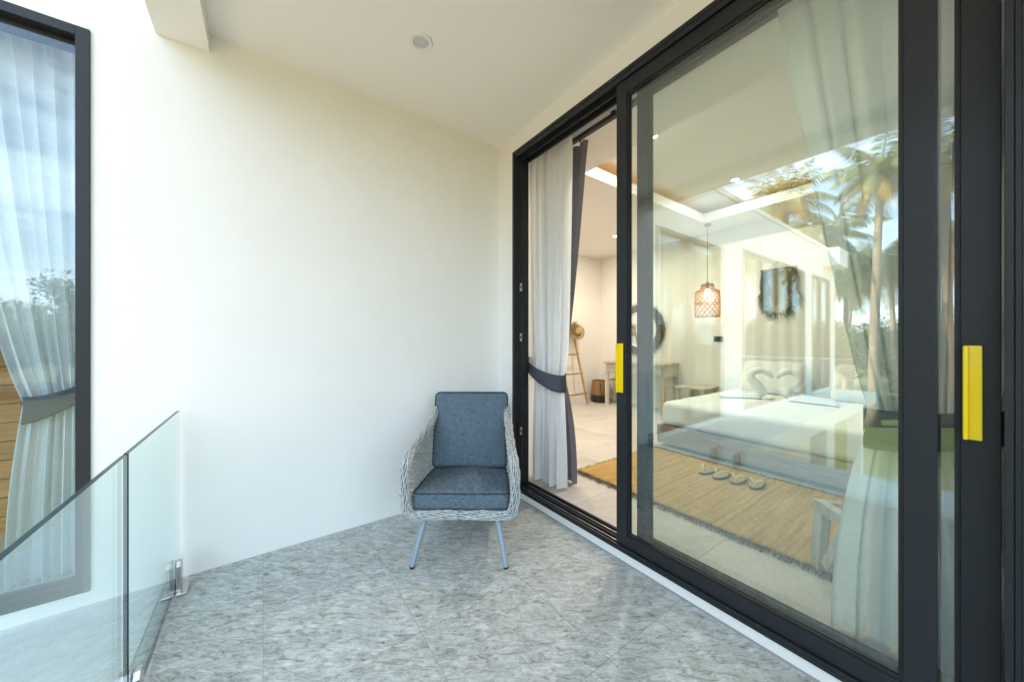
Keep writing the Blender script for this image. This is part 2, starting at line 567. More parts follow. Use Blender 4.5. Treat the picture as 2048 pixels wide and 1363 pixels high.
M['basket_dark'] = mat('black_strap', (0.02, 0.017, 0.015), 0.7)
M['feather'] = mat('brown_feather', (0.13, 0.085, 0.05), 0.85, vcol=(0.05, 0.03, 0.02), vscale=40)
M['mirror'] = mat('mirror', (0.86, 0.88, 0.88), 0.02, 1.0)
M['linen'] = mat('white_linen', (0.80, 0.80, 0.79), 0.85, var=0.03, vscale=3, bump=0.25, bscale=9, bdist=0.006)
M['towel'] = mat('white_towel', (0.80, 0.82, 0.86), 0.95, bump=0.6, bscale=300, bdist=0.001)
M['petal'] = mat('yellow_petal', (0.75, 0.68, 0.30), 0.7)
M['sand_rubber'] = mat('beige_strap', (0.66, 0.55, 0.34), 0.6)
M['sole'] = mat('dark_sole', (0.10, 0.09, 0.075), 0.8)
M['insole'] = mat('woven_insole', (0.52, 0.38, 0.18), 0.85, var=0.3, vscale=120)
M['cane'] = mat('cane', (0.56, 0.36, 0.18), 0.5)
M['black'] = mat('black_plastic', (0.015, 0.015, 0.016), 0.35)
M['copper'] = mat('copper_shade', (0.42, 0.17, 0.065), 0.45, 0.35)
M['grass_fiber'] = mat('seagrass', (0.17, 0.15, 0.06), 0.85, vcol=(0.07, 0.055, 0.025), vscale=40)
M['pale_fiber'] = mat('pale_fibre', (0.46, 0.42, 0.28), 0.85, var=0.3, vscale=50)
M['fringe'] = mat('rug_fringe', (0.26, 0.17, 0.085), 0.9, vcol=(0.13, 0.085, 0.045), vscale=30)
def rug_mat():
    m = mat('jute_rug', (0.58, 0.39, 0.13), 0.9, vcol=(0.32, 0.185, 0.05), vscale=1.0, stretch=(1.6, 42, 1), detail=7)
    nt = m.node_tree
    p = nt.nodes['Principled BSDF']
    g = nt.nodes.new('ShaderNodeNewGeometry')
    mp_ = nt.nodes.new('ShaderNodeMapping'); mp_.inputs['Scale'].default_value = (120, 230, 1)
    nt.links.new(g.outputs['Position'], mp_.inputs['Vector'])
    n = nt.nodes.new('ShaderNodeTexNoise'); n.inputs['Scale'].default_value = 1; n.inputs['Detail'].default_value = 2
    nt.links.new(mp_.outputs[0], n.inputs['Vector'])
    bp = nt.nodes.new('ShaderNodeBump'); bp.inputs['Strength'].default_value = 0.9; bp.inputs['Distance'].default_value = 0.004
    nt.links.new(n.outputs['Fac'], bp.inputs['Height']); nt.links.new(bp.outputs['Normal'], p.inputs['Normal'])
    return m
M['rug'] = rug_mat()
M['lawn'] = mat('lawn', (0.05, 0.085, 0.022), 0.9, vcol=(0.09, 0.085, 0.035), vscale=0.35, bump=0.6, bscale=30, bdist=0.03)
M['trunk'] = mat('palm_trunk', (0.34, 0.26, 0.19), 0.9, vcol=(0.17, 0.13, 0.095), vscale=3, stretch=(1, 1, 6), bump=0.8, bscale=8, bdist=0.02)
M['bark'] = mat('bark', (0.16, 0.12, 0.085), 0.9, vcol=(0.08, 0.06, 0.04), vscale=6, stretch=(1, 1, .3))
def leaf_mat(name, c1, c2):
    m = bpy.data.materials.new(name)
    m.use_nodes = True
    nt = m.node_tree
    for n in list(nt.nodes):
        nt.nodes.remove(n)
    out = nt.nodes.new('ShaderNodeOutputMaterial')
    d = nt.nodes.new('ShaderNodeBsdfPrincipled'); d.inputs['Roughness'].default_value = 0.5
    t = nt.nodes.new('ShaderNodeBsdfTranslucent')
    g = nt.nodes.new('ShaderNodeNewGeometry')
    rp = nt.nodes.new('ShaderNodeValToRGB')
    rp.color_ramp.elements[0].color = (*c1, 1)
    rp.color_ramp.elements[1].color = (*c2, 1)
    nt.links.new(g.outputs['Random Per Island'], rp.inputs['Fac'])
    nt.links.new(rp.outputs['Color'], d.inputs['Base Color']); nt.links.new(rp.outputs['Color'], t.inputs['Color'])
    mx = nt.nodes.new('ShaderNodeMixShader'); mx.inputs['Fac'].default_value = 0.3
    nt.links.new(d.outputs[0], mx.inputs[1]); nt.links.new(t.outputs[0], mx.inputs[2])
    nt.links.new(mx.outputs[0], out.inputs['Surface'])
    return m
M['frond'] = leaf_mat('palm_leaflet', (0.11, 0.145, 0.03), (0.34, 0.30, 0.07))
M['frond_old'] = leaf_mat('old_palm_leaflet', (0.44, 0.25, 0.04), (0.55, 0.36, 0.07))
M['leaf'] = leaf_mat('tree_leaf', (0.07, 0.105, 0.035), (0.17, 0.19, 0.07))
M['coconut'] = mat('yellow_coconut', (0.55, 0.33, 0.04), 0.5, var=0.2, vscale=4)
def emis(name, col, st):
    m = bpy.data.materials.new(name)
    m.use_nodes = True
    nt = m.node_tree
    for n in list(nt.nodes):
        nt.nodes.remove(n)
    o = nt.nodes.new('ShaderNodeOutputMaterial'); e = nt.nodes.new('ShaderNodeEmission')
    e.inputs['Color'].default_value = (*col, 1); e.inputs['Strength'].default_value = st
    nt.links.new(e.outputs[0], o.inputs['Surface'])
    return m
M['bulb'] = emis('lit_bulb', (1.0, 0.72, 0.42), 2.5)
M['spot'] = emis('lit_downlight', (1.0, 0.93, 0.82), 6.0)
M['led'] = emis('orange_led_strip', (1.0, 0.47, 0.06), 0.8)

# ------------------------------------------------------------------ ground and villa shell
WALL_Y = 2.41      # face of the long wall
DOOR_X = 1.60      # face of the door wall
GZ = -3.25
CEIL = 2.81

g = MB()
g.grid(lambda u, v: ((u - .5) * 900, (v - .5) * 900, GZ), 2, 2)
tag(g.build('lawn', M['lawn']), kind='structure')
M['sand'] = mat('sandy_paving', (0.76, 0.54, 0.31), 0.9, var=0.25, vscale=0.8, bump=0.5, bscale=20, bdist=0.01)
tag(MB().box(-11.5, 9, -6.5, 2.2, GZ - 0.2, GZ + 0.03).build('sand_terrace', M['sand']), kind='structure')  # added sunlit ground, throws warm bounce light onto the balcony ceiling and upper wall

# balcony slab with its tiles
slab = MB().box(-0.395, DOOR_X, -2.0, WALL_Y, -0.25, -0.0012).build('balcony_floor', M['grout'])
tag(slab, kind='structure')
T = 0.53
xs = [-0.393, 0.0, 0.53, 1.06, 1.585]
ys = [-2.0 + 0.0, -1.27, -0.74, -0.21, 0.32, 0.85, 1.38, 1.905, 2.405]
tile_cache = {}
for i in range(len(xs) - 1):
    for j in range(len(ys) - 1):
        w, d = xs[i + 1] - xs[i] - 0.0024, ys[j + 1] - ys[j] - 0.0024
        k = (round(w, 3), round(d, 3))
        if k not in tile_cache:
            tile_cache[k] = MB().box(-w / 2, w / 2, -d / 2, d / 2, -0.008, 0.0).mesh('tile', M['floor_tile'])
        o = bpy.data.objects.new('tile', tile_cache[k])
        COL.objects.link(o)
        o.parent = slab
        o.location = ((xs[i] + xs[i + 1]) / 2, (ys[j] + ys[j + 1]) / 2, random.uniform(-0.0004, 0.0004))

# painted concrete ledge outside the railing
lg = MB()
lg.box(-1.11, -0.398, -2.0, WALL_Y, -0.25, -0.001)
lg.box(-8.4, -1.11, 1.62, WALL_Y, -0.25, -0.001)
tag(lg.build('ledge', M['ledge']), kind='structure')

# the long white wall with its three window openings (one wall, one piece)
wins = [(-2.34, -0.64, 0.064, 2.613), (-6.30, -3.13, 0.064, 2.72), (-8.25, -6.83, 0.064, 2.72)]
def wall_with_holes(mb, a0, a1, z0, z1, holes, f):
    """f(a0,a1,z0,z1) adds one box"""
    holes = sorted(holes)
    a = a0
    for (h0, h1, k0, k1) in holes:
        f(a, h0, z0, z1)
        f(h0, h1, z0, k0)
        f(h0, h1, k1, z1)
        a = h1
    f(a, a1, z0, z1)
wb = MB()
wall_with_holes(wb, -8.6, DOOR_X, GZ, 3.42, wins, lambda a, b, c, d: wb.box(a, b, WALL_Y, WALL_Y + 0.2, c, d))
tag(wb.build('balcony_wall', M['plaster']), 'long smooth white rendered wall behind the wicker armchair', 'wall')
db = MB()
OP = (-0.062, 2.207, 0.05, 2.675)
wall_with_holes(db, -2.6, 4.70, GZ, 3.42, [OP], lambda a, b, c, d: db.box(DOOR_X, DOOR_X + 0.15, a, b, c, d))
tag(db.build('door_wall', M['plaster']), 'white wall holding the sliding glass doors, with low white plinth', 'wall')

ce = MB().box(-0.228, DOOR_X, -2.0, WALL_Y, CEIL, 3.41).build('balcony_ceiling', M['ceiling'])
tag(ce, kind='structure')
be = MB().box(-0.43, -0.2285, -2.0, WALL_Y, 2.715, 3.41).build('beam', M['ceiling'], ce)
rf = MB()
rf.box(-0.6, 5.75, -2.6, 4.85, 3.42, 3.60)
rf.box(-8.75, -0.6, WALL_Y - 0.02, 5.2, 3.42, 3.50)
tag(rf.build('villa_roof', M['plaster']), 'flat white concrete villa roof above the balcony and windows', 'roof')
eb = MB().box(-8.5, -7.7, 2.12, WALL_Y, 3.0, 3.41)
tag(eb.build('canopy', M['plaster']), 'short white canopy block at the far end of the long wall', 'canopy')
for x in (-4.6, -7.2):
    c_ = thing('column', 'white square column carrying the ledge under the long wall', 'column', (x, 1.75, GZ), 0, 'columns under the ledge')
    MB().box(x - .11, x + .11, 1.66, 1.88, GZ, -0.251).build('shaft', M['plaster'], c_)
    MB().box(x - .16, x + .16, 1.635, 1.91, GZ, GZ + 0.12).build('plinth', M['plaster'], c_)

# rooms behind the windows of the long wall (seen dimly through the panes)
rm = MB()
rm.box(-8.6, DOOR_X, 4.6, 4.75, -0.25, 3.4)
rm.box(-8.75, -8.6, WALL_Y, 4.75, GZ, 3.4)
rm.box(-0.30, -0.18, WALL_Y + 0.2, 4.6, 0.05, 3.0)
rm.box(-2.86, -2.74, WALL_Y + 0.2, 4.6, 0.05, 3.0)
tag(rm.build('room_partition', M['room_wall']), kind='structure')
tag(MB().box(-8.6, DOOR_X, WALL_Y + 0.2, 4.6, -0.25, 0.05).build('side_room_floor', M['room_tile']), kind='structure')
tag(MB().box(-8.6, DOOR_X, WALL_Y + 0.2, 4.6, 2.85, 3.0).build('side_room_ceiling', M['room_ceiling']), kind='structure')

# ------------------------------------------------------------------ windows in the long wall
def window(x0, x1, z0, z1, mullions, label):
    r = thing('window', label, 'window', ((x0 + x1) / 2, WALL_Y, z0))
    fw, y0, y1 = 0.043, WALL_Y - 0.012, WALL_Y + 0.10
    fr = MB()
    fr.box(x0, x0 + fw, y0, y1, z0, z1)
    fr.box(x1 - fw, x1, y0, y1, z0, z1)
    fr.box(x0 + fw, x1 - fw, y0 + .001, y1, z1 - fw, z1)
    fr.box(x0 + fw, x1 - fw, y0 + .001, y1, z0, z0 + fw)
    fr.build('frame', M['alu'], r, bevel=0.002)
    hd = MB().box(x0 + fw, x1 - fw, y0 + .05, y1, z1 - fw - 0.03, z1 - fw - .0005)
    hd.build('head_bead', M['alu_dark'], r)
    es = [x0 + fw] + list(mullions) + [x1 - fw]
    for m_ in mullions:
        MB().box(m_ - .04, m_ + .04, y0 + .004, y1 - .004, z0 + fw, z1 - fw).build('mullion', M['alu'], r, bevel=0.002)
    for i in range(len(es) - 1):
        a = es[i] + (.04 if i else 0)
        b = es[i + 1] - (.04 if i < len(es) - 2 else 0)
        MB().box(a, b, y0 + .040, y0 + .048, z0 + fw, z1 - fw - .03).build('pane', M['glass_win'], r)
    return r
window(*wins[0], [-1.44], 'tall dark framed window with tied white curtain beside the railing')
window(*wins[1], [-5.45, -4.7, -3.95], 'wide dark framed window of four panes further along the wall')
window(*wins[2], [-7.5], 'dark framed window at the far end of the long wall')

# wooden panel wall inside the first window
hp = thing('plank_panel', 'brown horizontal wood plank panel seen behind the tied window curtain', 'panel', (-1.6, 3.45, 0.05))
pm = MB().box(-1.2, 1.2, -0.02, 0.02, 0, 0.1045).mesh('plank', M['plank'])
for k in range(13):
    o = bpy.data.objects.new('plank', pm)
    COL.objects.link(o); o.parent = hp
    o.location = (random.uniform(-.01, .01), random.uniform(-.004, .004), k * 0.1115)

# ------------------------------------------------------------------ curtains
def smoothstep(t):
    t = max(0, min(1, t)); return t * t * (3 - 2 * t)
def curtain_mb(plane, axis, top, tie, bot, ztop, ztie, zbot, npl, amp, seed=0, nu=220, nv=70, pin=0.5, sgn=1):
    """cloth hanging in the plane axis=plane; top/tie/bot = (edge a, edge b)"""
    rnd = random.Random(seed)
    ph = [rnd.uniform(0, 6.28) for _ in range(6)]
    def fn(u, v):
        z = zbot + (ztop - zbot) * v
        if z >= ztie:
            t = (z - ztie) / (ztop - ztie)
            k = t ** pin
            a = tie[0] + (top[0] - tie[0]) * k
            b = tie[1] + (top[1] - tie[1]) * k
            gather = 1 - t
        else:
            t = (ztie - z) / (ztie - zbot)
            k = 1 - (1 - t) ** 2.2
            a = tie[0] + (bot[0] - tie[0]) * k
            b = tie[1] + (bot[1] - tie[1]) * k
            gather = 1 - t * 0.9
        w = u + 0.018 * math.sin(9 * u + ph[0]) + 0.012 * math.sin(17 * u + ph[1])
        p = a + (b - a) * u
        head = smoothstep((z - (ztop - 0.16)) / 0.16)
        wave = math.sin(2 * PI * npl * w + ph[2]) + 0.45 * math.sin(2 * PI * npl * 1.7 * w + ph[3] + 0.8 * z) + 0.3 * math.sin(2 * PI * npl * 0.43 * w + ph[4] + 0.5 * z)
        q = amp * (0.75 + 0.25 * gather) * wave * (1 - 0.3 * head)
        if head > 0:
            q += amp * 0.45 * head * math.sin(2 * PI * npl * 3.1 * w + ph[5])
        zz = z
        q *= 1 + 0.9 * smoothstep((ztie - z) / (ztie - zbot))
        p += amp * 0.5 * math.cos(2 * PI * npl * w + ph[2])
        return (plane + q, p, zz) if axis == 'x' else (p, plane + q, zz)
    return MB().grid(fn, nu, nv)
def tie_mb(plane, axis, a, b, z0, slope, h, depth, sag=0.02):
    c, hw = (a + b) / 2, abs(b - a) / 2 + 0.012
    mb = MB()
    def fn(u, v):
        t = 2 * PI * u
        p = c + hw * math.cos(t)
        q = depth * math.copysign(abs(math.sin(t)) ** 0.7, math.sin(t))
        s = (p - c) / hw
        z = z0 + slope * s - sag * (1 - s * s) + (v - .5) * h * (1 - 0.25 * s * (1 if slope > 0 else -1))
        return (plane + q, p, z) if axis == 'x' else (p, plane + q, z)
    return mb.grid(fn, 48, 6, closed_u=True)
def solid(o, th=0.003):
    s = o.modifiers.new('solid', 'SOLIDIFY'); s.thickness = th; s.offset = 0
    return o
def curtain(label, tie_label, kind, plane, axis, top, tie, bot, ztop, ztie, zbot, npl, amp, seed, slope, h=0.10, pin=0.5, nu=220, tie_d=0.06, tie_part=True):
    loc = (plane, tie[0], zbot) if axis == 'x' else (tie[0], plane, zbot)
    r = thing('curtain', label, 'curtain', loc)
    curtain_mb(plane, axis, top, tie, bot, ztop, ztie, zbot, npl, amp, seed, nu=nu, pin=pin).build(
        'cloth', M['sheer'] if kind == 'sheer' else M['drape'], r, smooth=180)
    if tie_part:
        solid(tie_mb(plane, axis, tie[0], tie[1], ztie, slope, h, tie_d).build('tieback', M['tie'], r, smooth=180))
    return r
FZ = 0.065   # room floor level
curtain('white sheer curtain tied back in the open doorway', '', 'sheer', 1.845, 'x', (2.40, 1.81), (2.30, 1.915), (2.31, 1.90), 2.735, 0.95, FZ + .012, 7, 0.026, 3, 0.075, h=0.105, pin=0.3, tie_d=0.085)
curtain('charcoal grey drape hanging behind the sheer in the open doorway', '', 'drape', 2.00, 'x', (2.40, 1.795), (2.33, 2.06), (2.30, 1.905), 2.735, 0.95, FZ + .012, 5, 0.022, 8, 0.075, pin=0.75, tie_part=False)
curtain('white sheer curtain tied back behind the closed door glass', '', 'sheer', 1.845, 'x', (0.58, -0.50), (0.275, -0.10), (0.385, -0.35), 2.735, 0.93, FZ + .012, 10, 0.024, 5, -0.05, h=0.12, pin=0.85, tie_d=0.085)
curtain('charcoal grey drape behind the sheer by the right jamb', '', 'drape', 2.00, 'x', (0.30, -0.55), (0.20, -0.15), (0.25, -0.40), 2.735, 0.93, FZ + .012, 6, 0.03, 9, -0.05, pin=0.7, tie_part=False)
curtain('white sheer curtain with slate tieback inside the tall window', '', 'sheer', 2.66, 'y', (-0.70, -1.22), (-0.715, -0.905), (-0.70, -0.955), 2.66, 0.92, 0.062, 8, 0.02, 11, 0.045, h=0.105, pin=0.8, tie_d=0.05)
curtain('charcoal grey drape behind the white sheer of the tall window', '', 'drape', 2.80, 'y', (-0.56, -0.86), (-0.56, -0.80), (-0.56, -0.82), 2.66, 0.92, 0.062, 4, 0.025, 12, 0.02, pin=0.7, tie_part=False)

for k, x in enumerate((1.815, 1.985)):
    lab = 'black curtain track on the ceiling nearest the door glass' if k == 0 else 'black curtain track on the ceiling carrying the grey drapes'
    tr = thing('curtain_track', lab, 'curtain track', (x, 0.9, 2.75))
    MB().box(x - .018, x + .018, -0.9, 2.44, 2.752, 2.782).build('rail', M['black'], tr, bevel=0.002)
    for y in (2.2, 1.55, 1.05, 0.42, -0.2):
        MB().box(x - .012, x + .05, y - .014, y + .014, 2.782, 2.800).build('bracket', M['black'], tr)
    for y in ((2.30, 2.18, 2.06, 1.95, 1.86) + (0.50, 0.38, 0.22, 0.05)):
        MB().box(x - .006, x + .006, y - .004, y + .004, 2.728, 2.752).build('glider', M['black'], tr)

# ------------------------------------------------------------------ door frame and sliding leaves
df = thing('door_frame', 'fixed dark grey aluminium frame with tracks around the sliding doors', 'door frame', (DOOR_X, 1.07, 0.05))
Y0, Y1, Z0, Z1 = OP
fx0, fx1 = DOOR_X - 0.012, DOOR_X + 0.135
def fbox(name, *a, m='alu', bev=0.0015):
    return MB().box(*a).build(name, M[m], df, bevel=bev)
fbox('jamb', fx0, fx1, Y1 - 0.022, Y1, Z0, Z1)
fbox('jamb_lip', fx0 + .03, fx1 - .03, Y1 - 0.034, Y1 - 0.0225, Z0 + .03, Z1 - .045)
fbox('jamb_seal', fx0 + .05, fx1 - .05, Y1 - 0.046, Y1 - 0.0345, Z0 + .03, Z1 - .045, m='alu_dark')
fbox('jamb', fx0, fx1, Y0, Y0 + 0.030, Z0, Z1)
fbox('jamb_lip', fx0 + .004, fx0 + .03, Y0 + 0.0305, Y0 + 0.046, Z0 + .03, Z1 - .045)
fbox('jamb_rib', fx0 - .004, fx0 + .02, Y0 + 0.012, Y0 + 0.020, Z0 + .002, Z1 - .002)
fbox('head', fx0, fx1, Y0 + .0305, Y1 - .0225, Z1 - 0.022, Z1)
for (a, b, h, mm) in ((fx0 + .004, fx0 + .012, .05, 'alu'), (fx0 + .058, fx0 + .068, .06, 'alu'), (fx0 + .125, fx0 + .140, .055, 'alu')):
    fbox('head_track', a, b, Y0 + .031, Y1 - .035, Z1 - h, Z1 - .0225, m=mm)
fbox('sill', fx0, fx1 + .012, Y0 + .0305, Y1 - .0225, Z0, Z0 + 0.014)
for (a, b, h) in ((fx0 + .002, fx0 + .014, .028), (fx0 + .058, fx0 + .067, .032), (fx0 + .128, fx0 + .143, .030)):
    fbox('sill_track', a, b, Y0 + .031, Y1 - .035, Z0 + .0145, Z0 + h)
fbox('sill_guide', fx0 + .034, fx0 + .040, Y0 + .031, Y1 - .035, Z0 + .0145, Z0 + .026, m='steel')
fbox('sill_guide', fx0 + .096, fx0 + .102, Y0 + .031, Y1 - .035, Z0 + .0145, Z0 + .026, m='steel')
for z in (0.50, 1.23, 1.62):
    sp = MB().box(fx0 + .038, fx0 + .058, Y1 - 0.050, Y1 - 0.0462, z - .03, z + .03)
    sp.box(fx0 + .043, fx0 + .053, Y1 - 0.0508, Y1 - 0.0503, z - .012, z + .012, 1)
    sp.build('strike_plate', [M['steel'], M['alu_dark']], df)

def leaf(x0, x1, y0, y1, handle_y, label, rw=0.066, lw=0.066):
    z0, z1 = Z0 + 0.029, Z1 - 0.050
    r = thing('sliding_door', label, 'sliding door', ((x0 + x1) / 2, (y0 + y1) / 2, z0))
    def p(name, *a, m='alu', bev=0.002):
        return MB().box(*a).build(name, M[m], r, bevel=bev)
    rb, rt = 0.062, 0.075
    sl = p('stile', x0, x1, y1 - lw, y1, z0, z1)
    sr = p('stile', x0, x1, y0, y0 + rw, z0, z1)
    p('top_rail', x0 + .001, x1 - .001, y0 + rw, y1 - lw, z1 - rt, z1)
    p('bottom_rail', x0 + .001, x1 - .001, y0 + rw, y1 - lw, z0, z0 + rb)
    xm = (x0 + x1) / 2
    a, b, c, d = y0 + rw, y1 - lw, z0 + rb, z1 - rt
    bd = MB()
    e = 0.011
    for s, q in ((xm - .013, xm - .0045), (xm + .0045, xm + .013)):
        bd.box(s, q, a, a + e, c, d); bd.box(s, q, b - e, b, c, d)
        bd.box(s, q, a + e, b - e, c, c + e); bd.box(s, q, a + e, b - e, d - e, d)
    bd.build('glazing_bead', M['alu_dark'], r)
    MB().box(xm - .004, xm + .004, a, b, c, d).build('pane', M['glass'], r)
    zc = 1.052
    for s in (-1, 1):
        xf = x0 if s < 0 else x1
        h = soft_box(0.009, 0.034, 0.27, 0.003, n=3)
        h.v = [(v[0] + xf + s * 0.0075, v[1] + handle_y, v[2] + zc) for v in h.v]
        g2 = soft_box(0.022, 0.010, 0.268, 0.0035, n=3)
        h.add([(v[0] + xf + s * 0.019, v[1] + handle_y + 0.0118, v[2] + zc) for v in g2.v], g2.f)
        h.build('handle', M['yellow'], r, smooth=40)
        MB().box(min(xf, xf + s * .003), max(xf, xf + s * .003), handle_y - .012, handle_y + .012, zc - .1, zc + .1).build('handle_plate', M['alu_dark'], r)
    return r
leaf(1.588 + 0.016, 1.588 + 0.056, 0.098, 1.232, 1.200, 'outer sliding glass door with yellow handle beside the open doorway')
leaf(1.588 + 0.070, 1.588 + 0.112, -0.012, 1.139, 0.036, 'inner sliding glass door parked at right jamb, its yellow handle there', rw=0.070)

# ------------------------------------------------------------------ glass railing
RX = -0.343
def rail_panel(y0, y1, label):
    r = thing('glass_railing', label, 'railing', (RX, (y0 + y1) / 2, 0.02))
    mb = MB()
    t = 0.006
    z0, z1 = 0.022, 0.853
    mb.box(RX - t, RX + t, y0, y1, z0, z1)
    mb.mi = [1, 1, 1, 0, 0, 0]      # edge faces are dark green, the sheet faces clear
    mb.build('pane', [M['glass_rail'], M['glass_edge']], r)
    return r
rail_panel(1.561, 2.372, 'clear glass railing panel next to the white wall')
rail_panel(-0.05, 1.545, 'clear glass railing panel beyond the joint in front of the window')
rail_panel(-1.98, -0.066, 'clear glass railing panel at the open end of the balcony')
def spigot():
    r = thing('glass_clamp', 'polished steel clamp on square base gripping the glass by the wall', 'clamp', (RX, 2.285, 0))
    MB().box(-.05, .05, -.05, .05, 0.001, 0.011).build('base_plate', M['steel'], r, bevel=0.002, world=False)
    for s in (-1, 1):
        mb = MB()
        a, b = s * .0085, s * .026
        lo, hi = min(a, b), max(a, b)
        prof = [(-.026, 0.011), (.026, 0.011), (.026, .128), (.013, .150), (-.013, .150), (-.026, .128)]
        vs = [(lo, y, z) for y, z in prof] + [(hi, y, z) for y, z in prof]
        n = 6
        mb.add(vs, [tuple(reversed(range(n))), tuple(range(n, 2 * n))] + [(i, (i + 1) % n, n + (i + 1) % n, n + i) for i in range(n)])
        mb.build('jaw', M['steel'], r, bevel=0.002, world=False)
        MB().box(min(s * .0064, s * .0084), max(s * .0064, s * .0084), -.02, .02, 0.03, 0.14).build('gasket', M['rubber'], r, world=False)
    mb = MB().box(-.0084, .0084, -.026, .026, 0.0112, 0.021)
    mb.build('foot', M['steel'], r, world=False)
    return r
sp0 = spigot()
for y, lab in ((1.607, 'polished steel clamp gripping the wall-side glass panel near the joint'), (1.40, 'polished steel clamp on the long glass panel next to the joint'), (0.10, 'polished steel clamp at the open end of the long glass panel')):
    c_ = copy_tree(sp0); c_.location = (RX, y, 0); c_['label'] = lab
for o in [o for o in COL.objects if o.name.startswith('glass_clamp')]:
    o['group'] = 'clamps holding the glass railing'

# ceiling lamp (off)
sl = thing('ceiling_light', 'round unlit recessed light in the white balcony ceiling', 'light', (0.69, 1.80, CEIL))
MB().lathe([(0.040, -0.004), (0.043, -0.010), (0.058, -0.010), (0.0625, -0.001)], 48).build('trim_ring', M['white_trim'], sl, smooth=40, world=False)
MB().lathe([(0.0005, -0.0055), (0.030, -0.005), (0.0405, -0.003)], 48).build('diffuser', M['lens'], sl, smooth=40, world=False)

# ------------------------------------------------------------------ wicker armchair
CH = thing('armchair', 'pale grey wicker armchair with slate blue cushions in the balcony corner', 'armchair', (0.842, 1.652, 0), R(-36.0))
def cr_spline(P, n):
    P = [Vector(p) for p in P]
    out = []
    for i in range(len(P) - 1):
        p0, p1, p2, p3 = P[max(i - 1, 0)], P[i], P[i + 1], P[min(i + 2, len(P) - 1)]
        for k in range(n):
            t = k / n
            out.append(0.5 * ((2 * p1) + (-p0 + p2) * t + (2 * p0 - 5 * p1 + 4 * p2 - p3) * t * t + (-p0 + 3 * p1 - 3 * p2 + p3) * t ** 3))
    out.append(P[-1])
    return out
half = [(0.0, 0.055, 0.256), (0.18, 0.05, 0.254), (0.250, 0.042, 0.258), (0.286, 0.034, 0.288), (0.297, 0.028, 0.37),
        (0.297, 0.026, 0.48), (0.290, 0.034, 0.548), (0.280, 0.08, 0.582), (0.270, 0.20, 0.604), (0.262, 0.32, 0.626),
        (0.256, 0.42, 0.655), (0.246, 0.50, 0.705), (0.230, 0.575, 0.755), (0.195, 0.625, 0.785), (0.12, 0.645, 0.793), (0.0, 0.65, 0.795)]
rim_half = cr_spline(half, 8)
rim = rim_half + [Vector((-p.x, p.y, p.z)) for p in reversed(rim_half[1:-1])]
NR = len(rim)
# resample evenly
def resample(P, n, closed=True):
    Q = P + [P[0]] if closed else P
    L = [0]
    for i in range(1, len(Q)):
        L.append(L[-1] + (Q[i] - Q[i - 1]).length)
    out, j = [], 0
    for k in range(n):
        s = L[-1] * k / (n if closed else n - 1)
        while j < len(L) - 2 and L[j + 1] < s:
            j += 1
        t = (s - L[j]) / max(1e-9, L[j + 1] - L[j])
        out.append(Q[j].lerp(Q[j + 1], t))
    return out, L[-1]
RP, RL = resample(rim, 560)
def frame_at(P, i):
    n = len(P)
    d = (P[(i + 1) % n] - P[i - 1]).normalized()
    c = Vector((0, 0.3, 0.5))
    a = (P[i] - c)
    a = (a - d * a.dot(d)).normalized()
    return a, d.cross(a)
FR = [frame_at(RP, i) for i in range(len(RP))]
core = MB().tube(RP[::4], 0.018, 10, closed=True)
core.build('rim_core', M['wicker_core'], CH, smooth=180, world=False)
wv = MB()
n_str = 11
for s in range(n_str):
    for (hand, rad, ph) in ((1, 0.0205, 0), (-1, 0.022, PI / n_str)):
        if hand == -1 and s % 2:
            continue
        pts = []
        for i in range(0, len(RP), 2):
            a, b = FR[i]
            t = 2 * PI * s / n_str + ph + hand * i / len(RP) * 2 * PI * 3.5
            rr = rad + 0.0024 * math.sin(i * 0.42 + s * 2.1)
            pts.append(RP[i] + a * (math.cos(t) * rr) + b * (math.sin(t) * rr * 1.12))
        wv.tube(pts, 0.0044, 5, closed=True)
w_ = wv.build('woven_rim', M['wicker'], CH, smooth=180, world=False); w_['kind'] = 'stuff'
# side and back panels: weft strands over upright stakes
plan = cr_spline([(-0.287, 0.05, 0), (-0.278, 0.20, 0), (-0.266, 0.36, 0), (-0.25, 0.47, 0), (-0.20, 0.555, 0), (-0.10, 0.585, 0), (0, 0.59, 0),
                  (0.10, 0.585, 0), (0.20, 0.555, 0), (0.25, 0.47, 0), (0.266, 0.36, 0), (0.278, 0.20, 0), (0.287, 0.05, 0)], 12)
PLN, PL = resample(plan, 400, closed=False)
def top_z(y, x):
    if y < 0.36: return 0.585 + (y - 0.03) * 0.12
    return 0.625 + (min(y, .59) - 0.36) / 0.23 * 0.16
def shell_pt(i, v, off=0.0):
    p = PLN[i]
    d = (PLN[min(i + 1, 399)] - PLN[max(i - 1, 0)]).normalized()
    nrm = Vector((d.y, -d.x, 0))
    zt = top_z(p.y, p.x)
    z = 0.245 + (zt - 0.245) * v
    lean = smoothstep((p.y - 0.33) / 0.25) * 0.075 * max(0, (z - 0.40) / 0.45)
    flare = -0.03 * (1 - v) ** 2
    base = Vector((p.x * (1 - 0.10 * (1 - v) ** 3), p.y + lean, z))
    return base + nrm * off
pan = MB()
rows = 30
stakes = 64
for k in range(rows):
    v = (k + 0.5) / rows
    pts = []
    for i in range(0, 400, 1):
        if i % 2 and i != 399: continue
        t = i / 399 * stakes * PI
        pts.append(shell_pt(i, v, 0.0050 * math.sin(t + (k % 2) * PI)))
    pan.tube(pts, 0.0052, 4, flat=1.0)
for s in range(stakes + 1):
    i = min(399, round(s / stakes * 399))
    pan.tube([shell_pt(i, v / 10) for v in range(0, 11)], 0.0034, 4)
w_ = pan.build('woven_panel', M['wicker'], CH, smooth=180, world=False); w_['kind'] = 'stuff'
inn = MB().grid(lambda u, v: tuple(shell_pt(min(399, int(u * 399)), v, -0.0045)), 80, 10)
